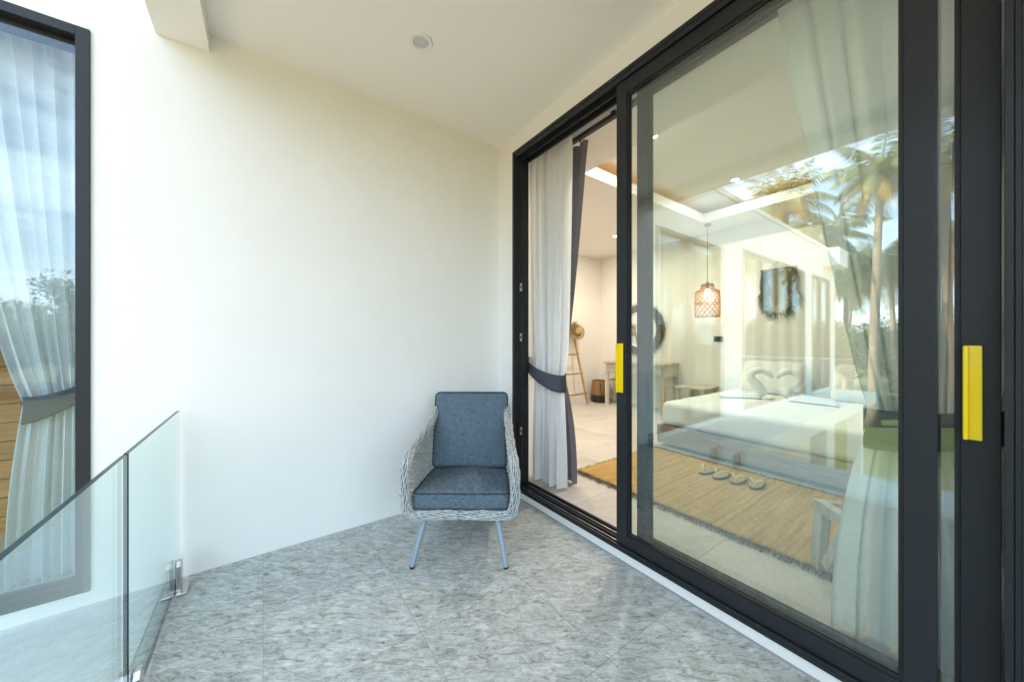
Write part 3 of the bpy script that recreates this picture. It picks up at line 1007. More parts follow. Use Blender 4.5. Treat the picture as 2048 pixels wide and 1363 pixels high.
# seat deck under the cushion
sd = soft_box(0.53, 0.52, 0.035, 0.012, n=8)
sd.v = [(a * (1 - 0.10 * (b + .26) / .52), b + 0.31, c + 0.252) for a, b, c in sd.v]
weld(sd.build('seat_deck', M['wicker_core'], CH, smooth=180, world=False))
# legs
for sx in (-1, 1):
    for (ty, by, bx) in ((0.085, 0.0, 0.249), (0.46, 0.53, 0.235)):
        a, b = Vector((sx * 0.195, ty, 0.245)), Vector((sx * bx, by, 0.006))
        lg_ = MB().tube([a.lerp(b, k / 6) for k in range(7)], lambda t: 0.0185 - 0.0055 * t, 16).build('leg', M['leg_blue'], CH, smooth=50, world=False)
        MB().tube([b + (a - b).normalized() * 0.004, b - Vector((0, 0, 0.006))], 0.0138, 16).build('foot_cap', M['rubber'], lg_, smooth=50, world=False)
# cushions
def loop_rect(hx, hy, r, z, n=6):
    pts = []
    for (cx, cy, a0) in ((hx - r, hy - r, 0), (-hx + r, hy - r, 90), (-hx + r, -hy + r, 180), (hx - r, -hy + r, 270)):
        for k in range(n + 1):
            t = R(a0 + 90 * k / n)
            pts.append(Vector((cx + r * math.cos(t), cy + r * math.sin(t), z)))
    return pts
def cushion(name, sx, sy, sz, r, bulge, mtx, taper=0.0, seed=1):
    mb = soft_box(sx, sy, sz, r, n=12, bulge=bulge, seed=seed, wob=0.009)
    tf = lambda v: mtx @ Vector((v[0] * (1 - taper * (v[1] / sy + .5)), v[1], v[2]))
    mb.v = [tuple(tf(v)) for v in mb.v]
    c = weld(mb.build(name, M['fabric'], CH, smooth=180, world=False))
    for s in (-1, 1):
        lp = loop_rect(sx / 2 - .002, sy / 2 - .002, 0.03, s * (sz / 2 - r * .42))
        P, _ = resample(lp, 160)
        P = [tf(p + Vector((0, 0, s * bulge * 0.1 + 0.002 * mnoise.noise(p * 9)))) for p in P]
        MB().tube(P, 0.0042, 6, closed=True).build('piping', M['piping'], c, smooth=180, world=False)
    return c
cushion('seat_cushion', 0.535, 0.50, 0.102, 0.026, 0.014, Matrix.Translation((0, 0.305, 0.318)) @ Matrix.Rotation(R(-1.5), 4, 'X'), taper=0.10, seed=2)
bc = Matrix.Translation((0, 0.530, 0.602)) @ Matrix.Rotation(R(76), 4, 'X')
cushion('back_cushion', 0.49, 0.49, 0.10, 0.028, 0.02, bc, taper=-0.015, seed=5)

# ------------------------------------------------------------------ bedroom shell
FX = 5.42
rw = MB()
rw.box(FX, FX + .15, -1.65, 4.70, GZ, 3.41)
rw.box(DOOR_X + .15, FX, 4.55, 4.70, GZ, 3.41)
rw.box(DOOR_X + .15, FX, -1.65, -1.5, GZ, 3.41)
tag(rw.build('bedroom_wall', M['room_wall']), kind='structure')
bf = MB().box(DOOR_X + .15, FX, -1.5, 4.55, -0.25, FZ - .006).build('bedroom_floor', M['room_grout'])
tag(bf, kind='structure')
tm = MB().box(-.3988, .3988, -.3988, .3988, -.006, 0).mesh('tile', M['room_tile'])
for i in range(5):
    for j in range(8):
        x0, y0 = 1.752 + i * .8, -1.5 + j * .8
        x1, y1 = min(x0 + .8, FX - .002), min(y0 + .8, 4.549)
        if x1 - x0 < .05 or y1 - y0 < .05: continue
        if x1 - x0 > .799 and y1 - y0 > .799:
            me = tm
        else:
            w, d = (x1 - x0) / 2 - .0012, (y1 - y0) / 2 - .0012
            me = MB().box(-w, w, -d, d, -.006, 0).mesh('tile', M['room_tile'])
        o = bpy.data.objects.new('tile', me); COL.objects.link(o); o.parent = bf
        o.location = ((x0 + x1) / 2, (y0 + y1) / 2, FZ)
sk = MB()
sk.box(FX - .012, FX, -1.5, 4.55, FZ, FZ + .08)
sk.box(DOOR_X + .15, FX - .012, 4.538, 4.55, FZ, FZ + .08)
sk.build('skirting', M['white_trim'], bf)
TX0, TX1, TY0, TY1 = 2.5, 4.85, -0.7, 2.30
cl = MB()
RC = 2.805
cl.box(DOOR_X + .15, TX0, -1.5, 4.55, RC, RC + .07)
cl.box(TX1, FX, -1.5, 4.55, RC, RC + .07)
cl.box(TX0, TX1, TY1, 4.55, RC, RC + .07)
cl.box(TX0, TX1, -1.5, TY0, RC, RC + .07)
cl.box(DOOR_X + .15, FX, -1.5, 4.55, RC + .21, RC + .28)
c_o = cl.build('bedroom_ceiling', M['room_ceiling']); tag(c_o, kind='structure')
lp = MB()
e = .02
for (a, b, c, d) in ((TX0 - e, TX0, TY0 - e, TY1 + e), (TX1, TX1 + e, TY0 - e, TY1 + e), (TX0, TX1, TY1, TY1 + e), (TX0, TX1, TY0 - e, TY0)):
    lp.box(a, b, c, d, RC + .0705, RC + .115)
lp.build('cove_lip', M['white_trim'], c_o)
led = MB()
for (a, b, c, d) in ((TX0 - .10, TX0 - .085, TY0, TY1), (TX1 + .085, TX1 + .10, TY0, TY1), (TX0, TX1, TY1 + .085, TY1 + .10), (TX0, TX1, TY0 - .10, TY0 - .085)):
    led.box(a, b, c, d, RC + .0705, RC + .085)
tag(led.build('cove_light', M['led']), 'orange glowing light strip hidden in the bedroom ceiling recess', 'light')

def downlight(x, y, z, label, watts):
    r = thing('downlight', label, 'light', (x, y, z), 0, 'lit downlights in the bedroom ceiling')
    MB().lathe([(0.036, -0.002), (0.038, -0.008), (0.050, -0.008), (0.054, -0.001)], 32).build('trim_ring', M['white_trim'], r, smooth=40, world=False)
    MB().lathe([(0.0005, -0.004), (0.0365, -0.0035)], 32).build('lamp', M['spot'], r, world=False)
    l = bpy.data.lights.new('downlight_beam', 'AREA'); l.shape = 'DISK'; l.size = 0.07; l.energy = watts; l.color = (1.0, 0.90, 0.76)
    lo = bpy.data.objects.new('beam', l); COL.objects.link(lo); lo.parent = r; lo.location = (0, 0, -0.012)
DLW = 6.0
downlight(2.80, 1.76, RC + .21, 'lit round downlight in the ceiling recess above the rug', DLW)
downlight(4.31, 1.70, RC + .21, 'lit round downlight in the ceiling recess above the bed', DLW)
downlight(4.38, 3.38, RC, 'lit round downlight in the ceiling in front of the desk', DLW)
downlight(2.70, 3.45, RC, 'lit round downlight in the bedroom corner behind the tied curtain', DLW)  # added fill lamp, brightens the bedroom from out of view

# ------------------------------------------------------------------ bed
bed = thing('bed', 'low double bed with brown wood base and white linen', 'bed', (4.45, 1.2, FZ))
BX0, BX1, BY0, BY1 = 3.50, 5.36, 0.20, 2.15
for (z0, z1) in ((0.105, 0.195), (0.198, 0.292)):
    MB().box(BX0, BX0 + .03, BY0, BY1, z0, z1).build('board', M['bedwood'], bed, bevel=.002)
    MB().box(BX0 + .0305, BX1, BY1 - .03, BY1, z0, z1).build('board', M['bedwood'], bed, bevel=.002)
    MB().box(BX0 + .0305, BX1, BY0, BY0 + .03, z0, z1).build('board', M['bedwood'], bed, bevel=.002)
MB().box(BX0 + .031, BX1, BY0 + .031, BY1 - .031, .14, .27).build('platform', M['bedwood'], bed)
for x in (BX0 + .12, BX1 - .16):
    for y in (BY0 + .1, (BY0 + BY1) / 2, BY1 - .1):
        MB().box(x, x + .07, y - .035, y + .035, FZ, .1045).build('leg', M['bedwood'], bed)
mt = soft_box(1.80, 1.89, 0.245, 0.055, n=14, bulge=.01, wob=.006)
mt.v = [(a + 4.43, b + 1.175, c + .418) for a, b, c in mt.v]
weld(mt.build('mattress', M['linen'], bed, smooth=180))
hb = MB().box(5.365, 5.415, .1, 2.25, .10, 1.0)
hb.build('headboard', M['linen'], bed, bevel=.02)
for y, side in ((0.72, 'away from'), (1.62, 'beside')):
    r = thing('pillow', 'plump white pillow on the bed, the one %s the pendant lamp' % side, 'pillow', (5.15, y, .55), 0, 'white pillows on the bed')
    pb = soft_box(0.66, 0.44, 0.15, 0.07, n=10, bulge=.035, wob=.012, seed=y)
    mtx = Matrix.Translation((0.02, 0, 0.19)) @ Matrix.Rotation(R(-62), 4, 'Y') @ Matrix.Rotation(R(90), 4, 'Z')
    pb.v = [tuple(mtx @ Vector(v)) for v in pb.v]
    weld(pb.build('pillowcase', M['linen'], r, smooth=180, world=False))
# towel swans
def swan(loc, rotz, mirror, label):
    r = thing('towel_swan', label, 'towel', loc, rotz, 'towel swans on the bed')
    r.scale = (1.15, 1.15, 1.15)
    s = mirror
    P = cr_spline([(0, s * .15, .035), (0, s * .10, .06), (0, s * .13, .12), (0, s * .185, .185), (0, s * .175, .245), (0, s * .11, .272), (0, s * .05, .245), (0, s * .018, .205)], 8)
    MB().tube(P, lambda t: 0.046 - 0.022 * t - 0.011 * max(0, (t - .85) / .15), 12).build('neck', M['towel'], r, smooth=180, world=False)
    # body: rolled edge fanning out to a pleated tail
    def fn(u, v):
        a = (u - .5) * 2
        w = .055 + .13 * v ** 1.2
        h = .055 * (1 - v) ** .8 + .012
        x = a * w
        y = s * (.10 + .34 * v)
        z = max(.004, h * (1 - a * a) + .008 * math.sin(a * 17) * (.3 + v))
        return (x, y, z)
    b = solid(MB().grid(fn, 60, 16).build('body', M['towel'], r, smooth=180, world=False), .008)
    return r
SW = (4.60, 1.42, .556)
swan(SW, R(18), 1, 'white towel swan on the bed, its tail towards the desk')
swan(SW, R(18), -1, 'white towel swan on the bed, its tail towards the closed doors')
fl = thing('flower', 'small pale yellow flower lying between the towel swans', 'flower', (4.52, 1.43, .556))
for k in range(5):
    t = 2 * PI * k / 5
    m_ = Matrix.Rotation(t, 4, 'Z') @ Matrix.Translation((.022, 0, .012)) @ Matrix.Rotation(R(-22), 4, 'Y')
    pb = soft_box(.045, .03, .006, .0028, n=3)
    pb.v = [tuple(m_ @ Vector(v)) for v in pb.v]
    pb.build('petal', M['petal'], fl, smooth=60, world=False)

# ------------------------------------------------------------------ rug
rg = thing('rug', 'golden jute rug with frayed brown fringe beside the bed', 'rug', (2.79, 1.0, FZ))
RX0, RX1, RY0, RY1 = 2.22, 3.36, -0.35, 2.11
def rugfn(u, v):
    x, y = RX0 + (RX1 - RX0) * u, RY0 + (RY1 - RY0) * v
    ex = 0.006 * mnoise.noise(Vector((0, y * 14, u * 3)))
    return (x + ex * (1 if u in (0, 1) else .3), y, FZ + .010 + .0025 * mnoise.noise(Vector((x * 4, y * 4, 3))))
solid(MB().grid(rugfn, 24, 160).build('weave', M['rug'], rg, smooth=180), .012)
fr = MB()
rr_ = random.Random(4)
for side in (0, 1):
    n = 520
    for k in range(n):
        y = RY0 + (RY1 - RY0) * (k + rr_.random()) / n
        x = (RX0 + .012) if side == 0 else (RX1 - .012)
        d = -1 if side == 0 else 1
        L = rr_.uniform(.035, .075)
        sk_ = rr_.uniform(-.03, .03)
        w = rr_.uniform(.0018, .0042)
        pts = [(x, y, FZ + .011), (x + d * L * .5, y + sk_ * .4, FZ + .013 + rr_.uniform(0, .012)), (x + d * L, y + sk_, FZ + .004 + rr_.uniform(0, .008))]
        fr.tube(pts, lambda t, w=w: w * (1 - .5 * t), 4)
for k in range(130):
    x = RX0 + (RX1 - RX0) * rr_.random(); L = rr_.uniform(.01, .04)
    fr.tube([(x, RY1 - .01, FZ + .011), (x + rr_.uniform(-.01, .01), RY1 + L, FZ + .006)], .002, 4)
f_ = fr.build('fringe', M['fringe'], rg, smooth=180); f_['kind'] = 'stuff'

# flip-flops
def flip(loc, rz, label):
    r = thing('flip_flop', label, 'sandal', loc, rz, 'flip-flops in a row on the rug')
    out = []
    for k in range(28):
        t = 2 * PI * k / 28
        y = .128 * math.cos(t)
        w = .043 + .008 * math.cos(t) - .006 * math.cos(2 * t)
        out.append((w * math.sin(t), y))
    n = len(out)
    def layer(z0, z1, name, m, k=1.0):
        vs = [(x * k, y * k, z0) for x, y in out] + [(x * k, y * k, z1) for x, y in out]
        MB().add(vs, [tuple(range(n)), tuple(reversed(range(n, 2 * n)))] + [(i, n + i, n + (i + 1) % n, (i + 1) % n) for i in range(n)]).build(name, M[m], r, world=False)
    layer(0, .014, 'sole', 'sole')
    layer(.0142, .018, 'insole', 'insole', .97)
    for s in (-1, 1):
        P = cr_spline([(0, .085, .016), (s * .012, .066, .045), (s * .034, .03, .052), (s * .046, -.012, .036), (s * .044, -.03, .015)], 6)
        MB().tube(P, lambda t: .0062 + .003 * math.sin(t * PI), 8, flat=.6).build('strap', M['sand_rubber'], r, smooth=180, world=False)
rz0 = FZ + .019
for k, (x, y, a, lab) in enumerate(((3.10, 1.425, 84, 'beige strapped flip-flop at the desk end of the row'), (3.085, 1.315, 88, 'beige strapped flip-flop second in the row from the desk end'),
                                    (3.10, 1.195, 93, 'beige strapped flip-flop third in the row from the desk end'), (3.115, 1.075, 97, 'beige strapped flip-flop at the end of the row nearest the stool'))):
    flip((x, y, rz0), R(a), lab)

# ------------------------------------------------------------------ cane stool
stl = thing('cane_stool', 'whitewashed wooden stool with woven cane seat on the rug corner', 'stool', (2.21, 0.19, FZ), R(45))
SH = .335      # seat height above room floor
hw = .235
def sbar(name, a, b, w, h, parent=stl, m='whitewash', up=(0, 0, 1)):
    return MB().bar(a, b, w, h, up).build(name, M[m], parent, bevel=.004, world=False)
for s in (-1, 1):
    sbar('side_rail', (-hw, s * (hw - .022), SH), (hw, s * (hw - .022), SH), .046, .05)
    sbar('end_rail', (s * (hw - .022), -hw + .046, SH - .001), (s * (hw - .022), hw - .046, SH - .001), .044, .046)
    for q in (-1, 1):
        sbar('leg', (q * (hw - .03), s * (hw - .023), SH - .02), (q * (hw + .005), s * (hw - .023), .018), .042, .060, up=(1, 0, 0))
        sbar('brace', (q * (hw - .06), s * (hw - .023), .06), (q * .05, s * (hw - .023), SH - .03), .034, .046, up=(1, 0, 0))
cn_ = MB()
c0, c1, nn = -hw + .045, hw - .045, 24
for k in range(nn + 1):
    p = c0 + (c1 - c0) * k / nn
    z = SH + .012
    cn_.box(p - .0022, p + .0022, c0, c1, z, z + .0016)
    cn_.box(c0, c1, p - .0022, p + .0022, z + .0018, z + .0034)
for k in range(-nn + 1, nn, 2):
    a = (max(c0, c0 + (c1 - c0) * k / nn), max(c0, c0 - (c1 - c0) * k / nn))
    L = (c1 - max(a))
    cn_.bar((a[0], a[1], SH + .0165), (a[0] + L, a[1] + L, SH + .0165), .003, .0012)
    cn_.bar((-a[0], a[1], SH + .018), (-a[0] - L, a[1] + L, SH + .018), .003, .0012)
w_ = cn_.build('cane_seat', M['cane'], stl, world=False); w_['kind'] = 'stuff'

# ------------------------------------------------------------------ desk, mirror, basket, ladder
dk = thing('console_desk', 'whitewashed carved wooden desk under the round mirror', 'desk', (5.2, 3.55, FZ))
DX0, DX1, DY0, DY1 = 4.98, 5.40, 2.95, 4.08
MB().box(DX0 - .02, DX1, DY0 - .02, DY1 + .02, FZ + .745, FZ + .78).build('desk_top', M['whitewash_y'], dk, bevel=.004)
for y in (DY0 + .03, DY1 - .03):
    for x in (DX0 + .03, DX1 - .03):
        lm = MB().tube([(x, y, FZ), (x, y, FZ + .55)], lambda t: .030 + .008 * t, 4)
        lm = MB().box(x - .028, x + .028, y - .028, y + .028, FZ, FZ + .5695)
        lm.build('leg', M['whitewash'], dk, bevel=.005)
    MB().box(DX0 + .06, DX1 - .06, y - .015, y + .015, FZ + .42, FZ + .45).build('stretcher', M['whitewash'], dk)
MB().box(DX0 + .02, DX1 - .002, DY0 + .005, DY1 - .005, FZ + .57, FZ + .7445).build('case', M['whitewash_y'], dk)
for k in range(3):
    y0 = DY0 + .02 + k * .365
    dr = MB().box(DX0 + .004, DX0 + .0195, y0, y0 + .35, FZ + .585, FZ + .73).build('drawer', M['whitewash_y'], dk, bevel=.003)
    cv = MB()
    for i in range(9):
        for j in range(3):
            yy, zz = y0 + .03 + i * .036, FZ + .61 + j * .046
            t0 = (i + j) % 2
            m_ = Matrix.Translation((DX0 + .003, yy, zz)) @ Matrix.Rotation(R(90), 4, 'Y') @ Matrix.Rotation(R(45 * t0), 4, 'Z')
            cv.lathe([(.017, -.004), (.014, .004), (.006, .001), (.0005, .006)], 6, m=m_)
    w_ = cv.build('carving', M['whitewash_y'], dr, smooth=40); w_['kind'] = 'stuff'

mi_ = thing('round_mirror', 'large round mirror framed with brown feathers above the desk', 'mirror', (FX - .004, 3.63, 1.40))
def on_wall(p):      # local: disc axis along -x
    return p
ring = MB()
rr_ = random.Random(9)
for k in range(420):
    t = 2 * PI * k / 420 + rr_.uniform(-.01, .01)
    r0, r1 = .30 + rr_.uniform(-.02, .02), .475 + rr_.uniform(-.035, .03)
    lay = rr_.uniform(.02, .055)
    tw = rr_.uniform(-.012, .012)
    wd = rr_.uniform(.006, .012)
    def P(r, q, x): return (-x, r * math.cos(t) - q * math.sin(t), r * math.sin(t) + q * math.cos(t))
    ring.add([P(r0, -wd * .5, lay), P(r0, wd * .5, lay + .002), P((r0 + r1) / 2, wd + tw, lay + .008), P(r1, tw * 1.6, lay - .004), P((r0 + r1) / 2, -wd + tw, lay + .006)], [(0, 1, 2, 3, 4)])
w_ = ring.build('feather_rim', M['feather'], mi_, world=False); w_['kind'] = 'stuff'
axm = Matrix.Rotation(R(-90), 4, 'Y')
MB().lathe([(.0005, .0), (.44, .0), (.44, .018), (.0005, .018)], 48, m=axm).build('backing', M['feather'], mi_, smooth=40, world=False)
MB().lathe([(.285, .019), (.285, .050), (.30, .060), (.315, .050), (.315, .019)], 64, m=axm).build('inner_ring', M['white_trim'], mi_, smooth=40, world=False)
MB().lathe([(.0005, .040), (.284, .040)], 64, m=axm).build('mirror_glass', M['mirror'], mi_, world=False)

bk = thing('basket_bag', 'brown woven basket bag with dark strap beside the desk leg', 'basket', (5.12, 4.31, FZ))
MB().lathe([(.0005, .002), (.135, .002), (.150, .03), (.158, .18), (.150, .32), (.138, .40), (.131, .40), (.143, .32), (.150, .18), (.140, .04), (.0005, .03)], 40).build('body', M['basket'], bk, smooth=50, world=False)
MB().lathe([(.137, .003), (.153, .03), (.1605, .12), (.1595, .135), (.150, .03)], 40).build('dark_base', M['basket_dark'], bk, smooth=50, world=False)
for s in (-1, 1):
    P = cr_spline([(-.11 * s, -.10, .36), (-.155 * s, -.16, .22), (-.15 * s, -.19, .08), (-.08 * s, -.20, .03), (-.02 * s, -.185, .16), (-.02 * s, -.165, .30)], 8)
    MB().tube(P, .007, 6, flat=.5).build('strap', M['basket_dark'], bk, smooth=180, world=False)

ld = thing('bamboo_ladder', 'bamboo ladder leaning on the bedroom wall with straw hats', 'ladder', (4.46, 4.3, FZ))
LA, LB = Vector((4.21, 4.22, FZ + .016)), Vector((4.69, 4.22, FZ + .016))
LTA, LTB = Vector((4.28, 4.515, 1.50)), Vector((4.58, 4.515, 1.50))
def bamboo(a, b, r, nodes, name):
    n = nodes * 6
    MB().tube([a.lerp(b, k / n) for k in range(n + 1)], lambda t: r * (1.0 + .16 * max(0, 1 - abs(((t * nodes) % 1) - .5) * 0 - min((t * nodes) % 1, 1 - (t * nodes) % 1) * 9)), 10).build(name, M['bamboo'], ld, smooth=60)
bamboo(LA, LTA, .019, 7, 'rail')
bamboo(LB, LTB, .019, 7, 'rail')
for t in (.13, .38, .62, .88):
    a, b = LA.lerp(LTA, t), LB.lerp(LTB, t)
    e_ = (b - a).normalized() * .03
    bamboo(a - e_, b + e_, .014, 2, 'rung')
def hat(c, tilt_x, tilt_z, label, size=1.0):
    r = thing('straw_hat', label, 'hat', c)
    m_ = Matrix.Rotation(tilt_z, 4, 'Z') @ Matrix.Rotation(tilt_x, 4, 'X') @ Matrix.Scale(size, 4)
    MB().lathe([(.0005, .10), (.05, .098), (.078, .085), (.088, .05), (.092, .006)], 32, m=m_).build('crown', M['straw'], r, smooth=60, world=False)
    bm_ = MB().grid(lambda u, v: tuple(m_ @ Vector(((.092 + .085 * v) * math.cos(2 * PI * u), (.092 + .085 * v) * math.sin(2 * PI * u), .004 - .022 * v + .012 * math.sin(6 * PI * u) * v))), 48, 4, closed_u=True)
    solid(bm_.build('brim', M['straw'], r, smooth=180, world=False), .004)
    MB().lathe([(.0895, .022), (.0925, .022), (.0925, .045), (.0895, .045)], 32, m=m_).build('band', M['basket_dark'], r, smooth=40, world=False)
hat((4.60, 4.39, 1.37), R(74), R(-24), 'small straw hat hooked over the top of the bamboo ladder', .85)
pg = thing('dried_grass_bunch', 'bunch of dried tan grass plumes hanging from the ladder top', 'dried grass', (4.52, 4.40, 1.42))
gm = MB()
rr_ = random.Random(2)
for k in range(260):
    a = Vector((rr_.uniform(-.03, .03), rr_.uniform(-.05, .02), rr_.uniform(-.02, .10)))
    d = Vector((rr_.gauss(0, .6), rr_.gauss(-.1, .4), rr_.gauss(-.25, .7))).normalized() * rr_.uniform(.05, .14)
    gm.tube([a, a + d * .6, a + d + Vector((0, 0, -.02))], lambda t: .0032 * (1 - .8 * t), 3)
w_ = gm.build('plume', M['pampas'], pg, world=False); w_['kind'] = 'stuff'

# sockets and switches
def plate(c, n, label, w=.085, h=.085):
    r = thing('wall_socket', label, 'socket', c)
    if n == 'x':
        MB().box(-.012, 0, -w / 2, w / 2, -h / 2, h / 2).build('cover', M['black'], r, bevel=.002, world=False)
        MB().box(-.016, -.0125, -w * .3, w * .3, -h * .3, h * .3).build('rocker', M['alu'], r, world=False)
    else:
        MB().box(-w / 2, w / 2, -.012, 0, -h / 2, h / 2).build('cover', M['black'], r, bevel=.002, world=False)
        MB().box(-w * .3, w * .3, -.016, -.0125, -h * .3, h * .3).build('rocker', M['alu'], r, world=False)
plate((4.10, 4.549, .42), 'y', 'black wall socket low on the wall beside the bamboo ladder')
plate((FX - .001, 2.36, 1.23), 'x', 'black switch plate on the wall beneath the copper pendant lamp', .12, .08)

# bedside table and pendant
bt = thing('bedside_table', 'small whitewashed bedside table between bed and desk', 'table', (5.17, 2.55, FZ))
MB().box(4.95, 5.40, 2.34, 2.76, FZ + .44, FZ + .47).build('table_top', M['whitewash_y'], bt, bevel=.003)
for x in (4.985, 5.365):
    for y in (2.375, 2.725):
        MB().box(x - .02, x + .02, y - .02, y + .02, FZ, FZ + .4395).build('leg', M['whitewash'], bt)
pl = thing('pendant_lamp', 'lit copper coloured openwork pendant lamp hanging beside the bed', 'lamp', (4.98, 2.31, RC))
MB().lathe([(.0005, -.022), (.04, -.022), (.05, -.001)], 24).build('ceiling_rose', M['copper'], pl, smooth=40, world=False)
MB().tube([(0, 0, -.02), (0, 0, -.83)], .004, 8).build('cable', M['black'], pl, world=False)
sh = MB()
def lattice(prof, turns, strands, r):
    for hand in (1, -1):
        for s in range(strands):
            pts = []
            for k in range(41):
                t = k / 40
                x = t * (len(prof) - 1)
                i = min(int(x), len(prof) - 2)
                f = x - i
                rad = prof[i][0] * (1 - f) + prof[i + 1][0] * f
                z = prof[i][1] * (1 - f) + prof[i + 1][1] * f
                a = 2 * PI * s / strands + hand * 2 * PI * turns * t
                pts.append((rad * math.cos(a), rad * math.sin(a), z))
            sh.tube([(a_ * .88, b_ * .88, c_ - .03) for a_, b_, c_ in pts], r, 4)
lattice([(.085, -.80), (.098, -.86), (.168, -.90), (.176, -1.0), (.176, -1.12), (.172, -1.24)], .5, 15, .0036)
for (r_, z_) in ((.085, -.80), (.10, -.862), (.170, -.902), (.176, -1.06), (.172, -1.24)):
    sh.tube([(.88 * r_ * math.cos(2 * PI * k / 40), .88 * r_ * math.sin(2 * PI * k / 40), z_ - .03) for k in range(40)], .006, 5, closed=True)
w_ = sh.build('lamp_shade', M['copper'], pl, smooth=180, world=False)
MB().lathe([(.0005, -.87), (.02, -.88), (.035, -.92), (.038, -.95), (.028, -.985), (.0005, -1.0)], 20).build('bulb', M['bulb'], pl, smooth=180, world=False)
MB().lathe([(.018, -.80), (.02, -.80), (.02, -.88), (.018, -.88)], 16).build('socket', M['black'], pl, smooth=40, world=False)
pb_ = bpy.data.lights.new('bulb_glow', 'POINT'); pb_.energy = 1.5; pb_.color = (1, .62, .32); pb_.shadow_soft_size = .035
po = bpy.data.objects.new('bulb_glow', pb_); COL.objects.link(po); po.parent = pl; po.location = (0, 0, -1.03)

# woven wall hanging
wh = thing('wall_hanging', 'dark fringed seagrass wall hanging with rounded bottom above the bed', 'wall hanging', (FX - .002, 1.62, 1.87))
def shield(t):   # half-width at height fraction 0 (top) .. 1 (bottom)
    return .185 * (1 - max(0, (t - .55) / .45) ** 2.2) ** .5 if t < 1 else 0
vs, fs = [], []
for k in range(25):
    t = k / 24
    for s in (-1, 1):
        vs.append((-.012, s * max(.004, shield(t)), .26 - .58 * t))
for k in range(24):
    fs.append((2 * k, 2 * k + 1, 2 * k + 3, 2 * k + 2))
solid(MB().add(vs, fs).build('backing', M['pale_fiber'], wh, world=False), .012)
fb = MB()
rr_ = random.Random(3)
for k in range(900):
    t = rr_.random()
    w = shield(t)
    s = rr_.choice((-1, 1))
    if rr_.random() < .35:
        y = rr_.uniform(-w, w); 
        if abs(y) < w * .5: y = math.copysign(w * .5 + rr_.random() * w * .4, y)
    else:
        y = s * w * rr_.uniform(.72, 1.02)
    z = .26 - .58 * t
    o_ = Vector((0, y * .6, z * .2 if t > .6 else -.02)).normalized() if t > .5 else Vector((0, s * .35, -1)).normalized()
    L = rr_.uniform(.04, .09)
    a = Vector((-.022 - rr_.random() * .03, y, z))
    d = (o_ + Vector((rr_.uniform(-.4, .1), rr_.uniform(-.35, .35), -.5))).normalized()
    fb.tube([a, a + d * L * .6, a + d * L + Vector((.004, 0, -.008))], lambda q: .0035 * (1 - .6 * q), 3)
for k in range(26):
    y = -.085 + .17 * k / 25
    fb.tube([(-.022, y, .255), (-.024, y * 1.02, -.02), (-.022, y * .9, -.16 - rr_.random() * .06)], .0028, 4, mi=1)
w_ = fb.build('fringe', [M['grass_fiber'], M['pale_fiber']], wh, world=False); w_['kind'] = 'stuff'
MB().tube([(-.03, -.2, .262), (-.03, .2, .262)], .009, 8).build('rod', M['bamboo'], wh, smooth=60, world=False)
MB().tube([(-.03, -.12, .27), (-.004, 0, .37), (-.03, .12, .27)], .003, 6).build('cord', M['pale_fiber'], wh, world=False)

# ------------------------------------------------------------------ palms and trees around the villa
def palm_meshes(seed, H):
    rnd = random.Random(seed)
    lean = Vector((rnd.uniform(-.6, .6), rnd.uniform(-.6, .6), 0))
    P = [Vector((0, 0, 0)) + lean * (k / 14) ** 1.8 + Vector((0, 0, H * k / 14)) for k in range(15)]
    tr = MB().tube(P, lambda t: .20 - .07 * t + .10 * max(0, .08 - t) / .08, 12)
    lean_top = P[-1] - Vector((0, 0, H))
    top = Vector((0, 0, 0))
    cr = MB()
    nf = 30
    for f in range(nf):
        az = f * 2.39996 + rnd.uniform(-.2, .2)
        k = f / nf
        el = R(78) - k * R(118) + rnd.uniform(-.12, .12)
        L = rnd.uniform(2.5, 3.2)
        old = 1 if (k > .74 and rnd.random() < .75) else 0
        h = Vector((math.cos(az), math.sin(az), 0))
        side = Vector((-math.sin(az), math.cos(az), 0))
        pts = []
        p = top.copy()
        e = el
        n = 22
        for i in range(n + 1):
            pts.append(p.copy())
            p = p + (h * math.cos(e) + Vector((0, 0, math.sin(e)))) * (L / n)
            e -= R(3.3 + 2.2 * k) * (0.4 + i / n)
        cr.tube(pts[::2], lambda t: .032 * (1 - .85 * t), 4, mi=old)
        for i in range(3, n):
            t = i / n
            d = (pts[i + 1] - pts[i]).normalized()
            ll = .78 * math.sin(PI * min(1, .18 + t * .84)) ** .7
            for sub in (0, .5):
                base = pts[i].lerp(pts[i + 1], sub)
                for s in (-1, 1):
                    dirv = (side * s * .85 + d * .55 + Vector((0, 0, -.42 - .35 * k + rnd.uniform(-.18, .18)))).normalized()
                    w = d * .024
                    mid = base + dirv * ll * .5 + Vector((0, 0, .01))
                    tip = base + dirv * ll + Vector((0, 0, -.22 * ll))
                    cr.add([base - w * .7, base + w * .7, mid + w, mid - w, tip], [(0, 1, 2, 3), (3, 2, 4)], old)
    for c in range(11):
        a = rnd.uniform(0, 6.28); q = rnd.uniform(.16, .38)
        m_ = Matrix.Translation(top + Vector((math.cos(a) * q, math.sin(a) * q, -.25 - rnd.random() * .4))) @ Matrix.Scale(rnd.uniform(.8, 1.1), 4)
        cr.lathe([(.001, -.14), (.075, -.09), (.105, 0), (.08, .09), (.001, .13)], 8, m=m_, mi=2)
    return tr.mesh('trunk', M['trunk'], 180), cr.mesh('crown', [M['frond'], M['frond_old'], M['coconut']]), lean_top
palm_vars = [palm_meshes(s, h) for s, h in ((1, 9.0), (2, 9.8), (3, 8.6))]
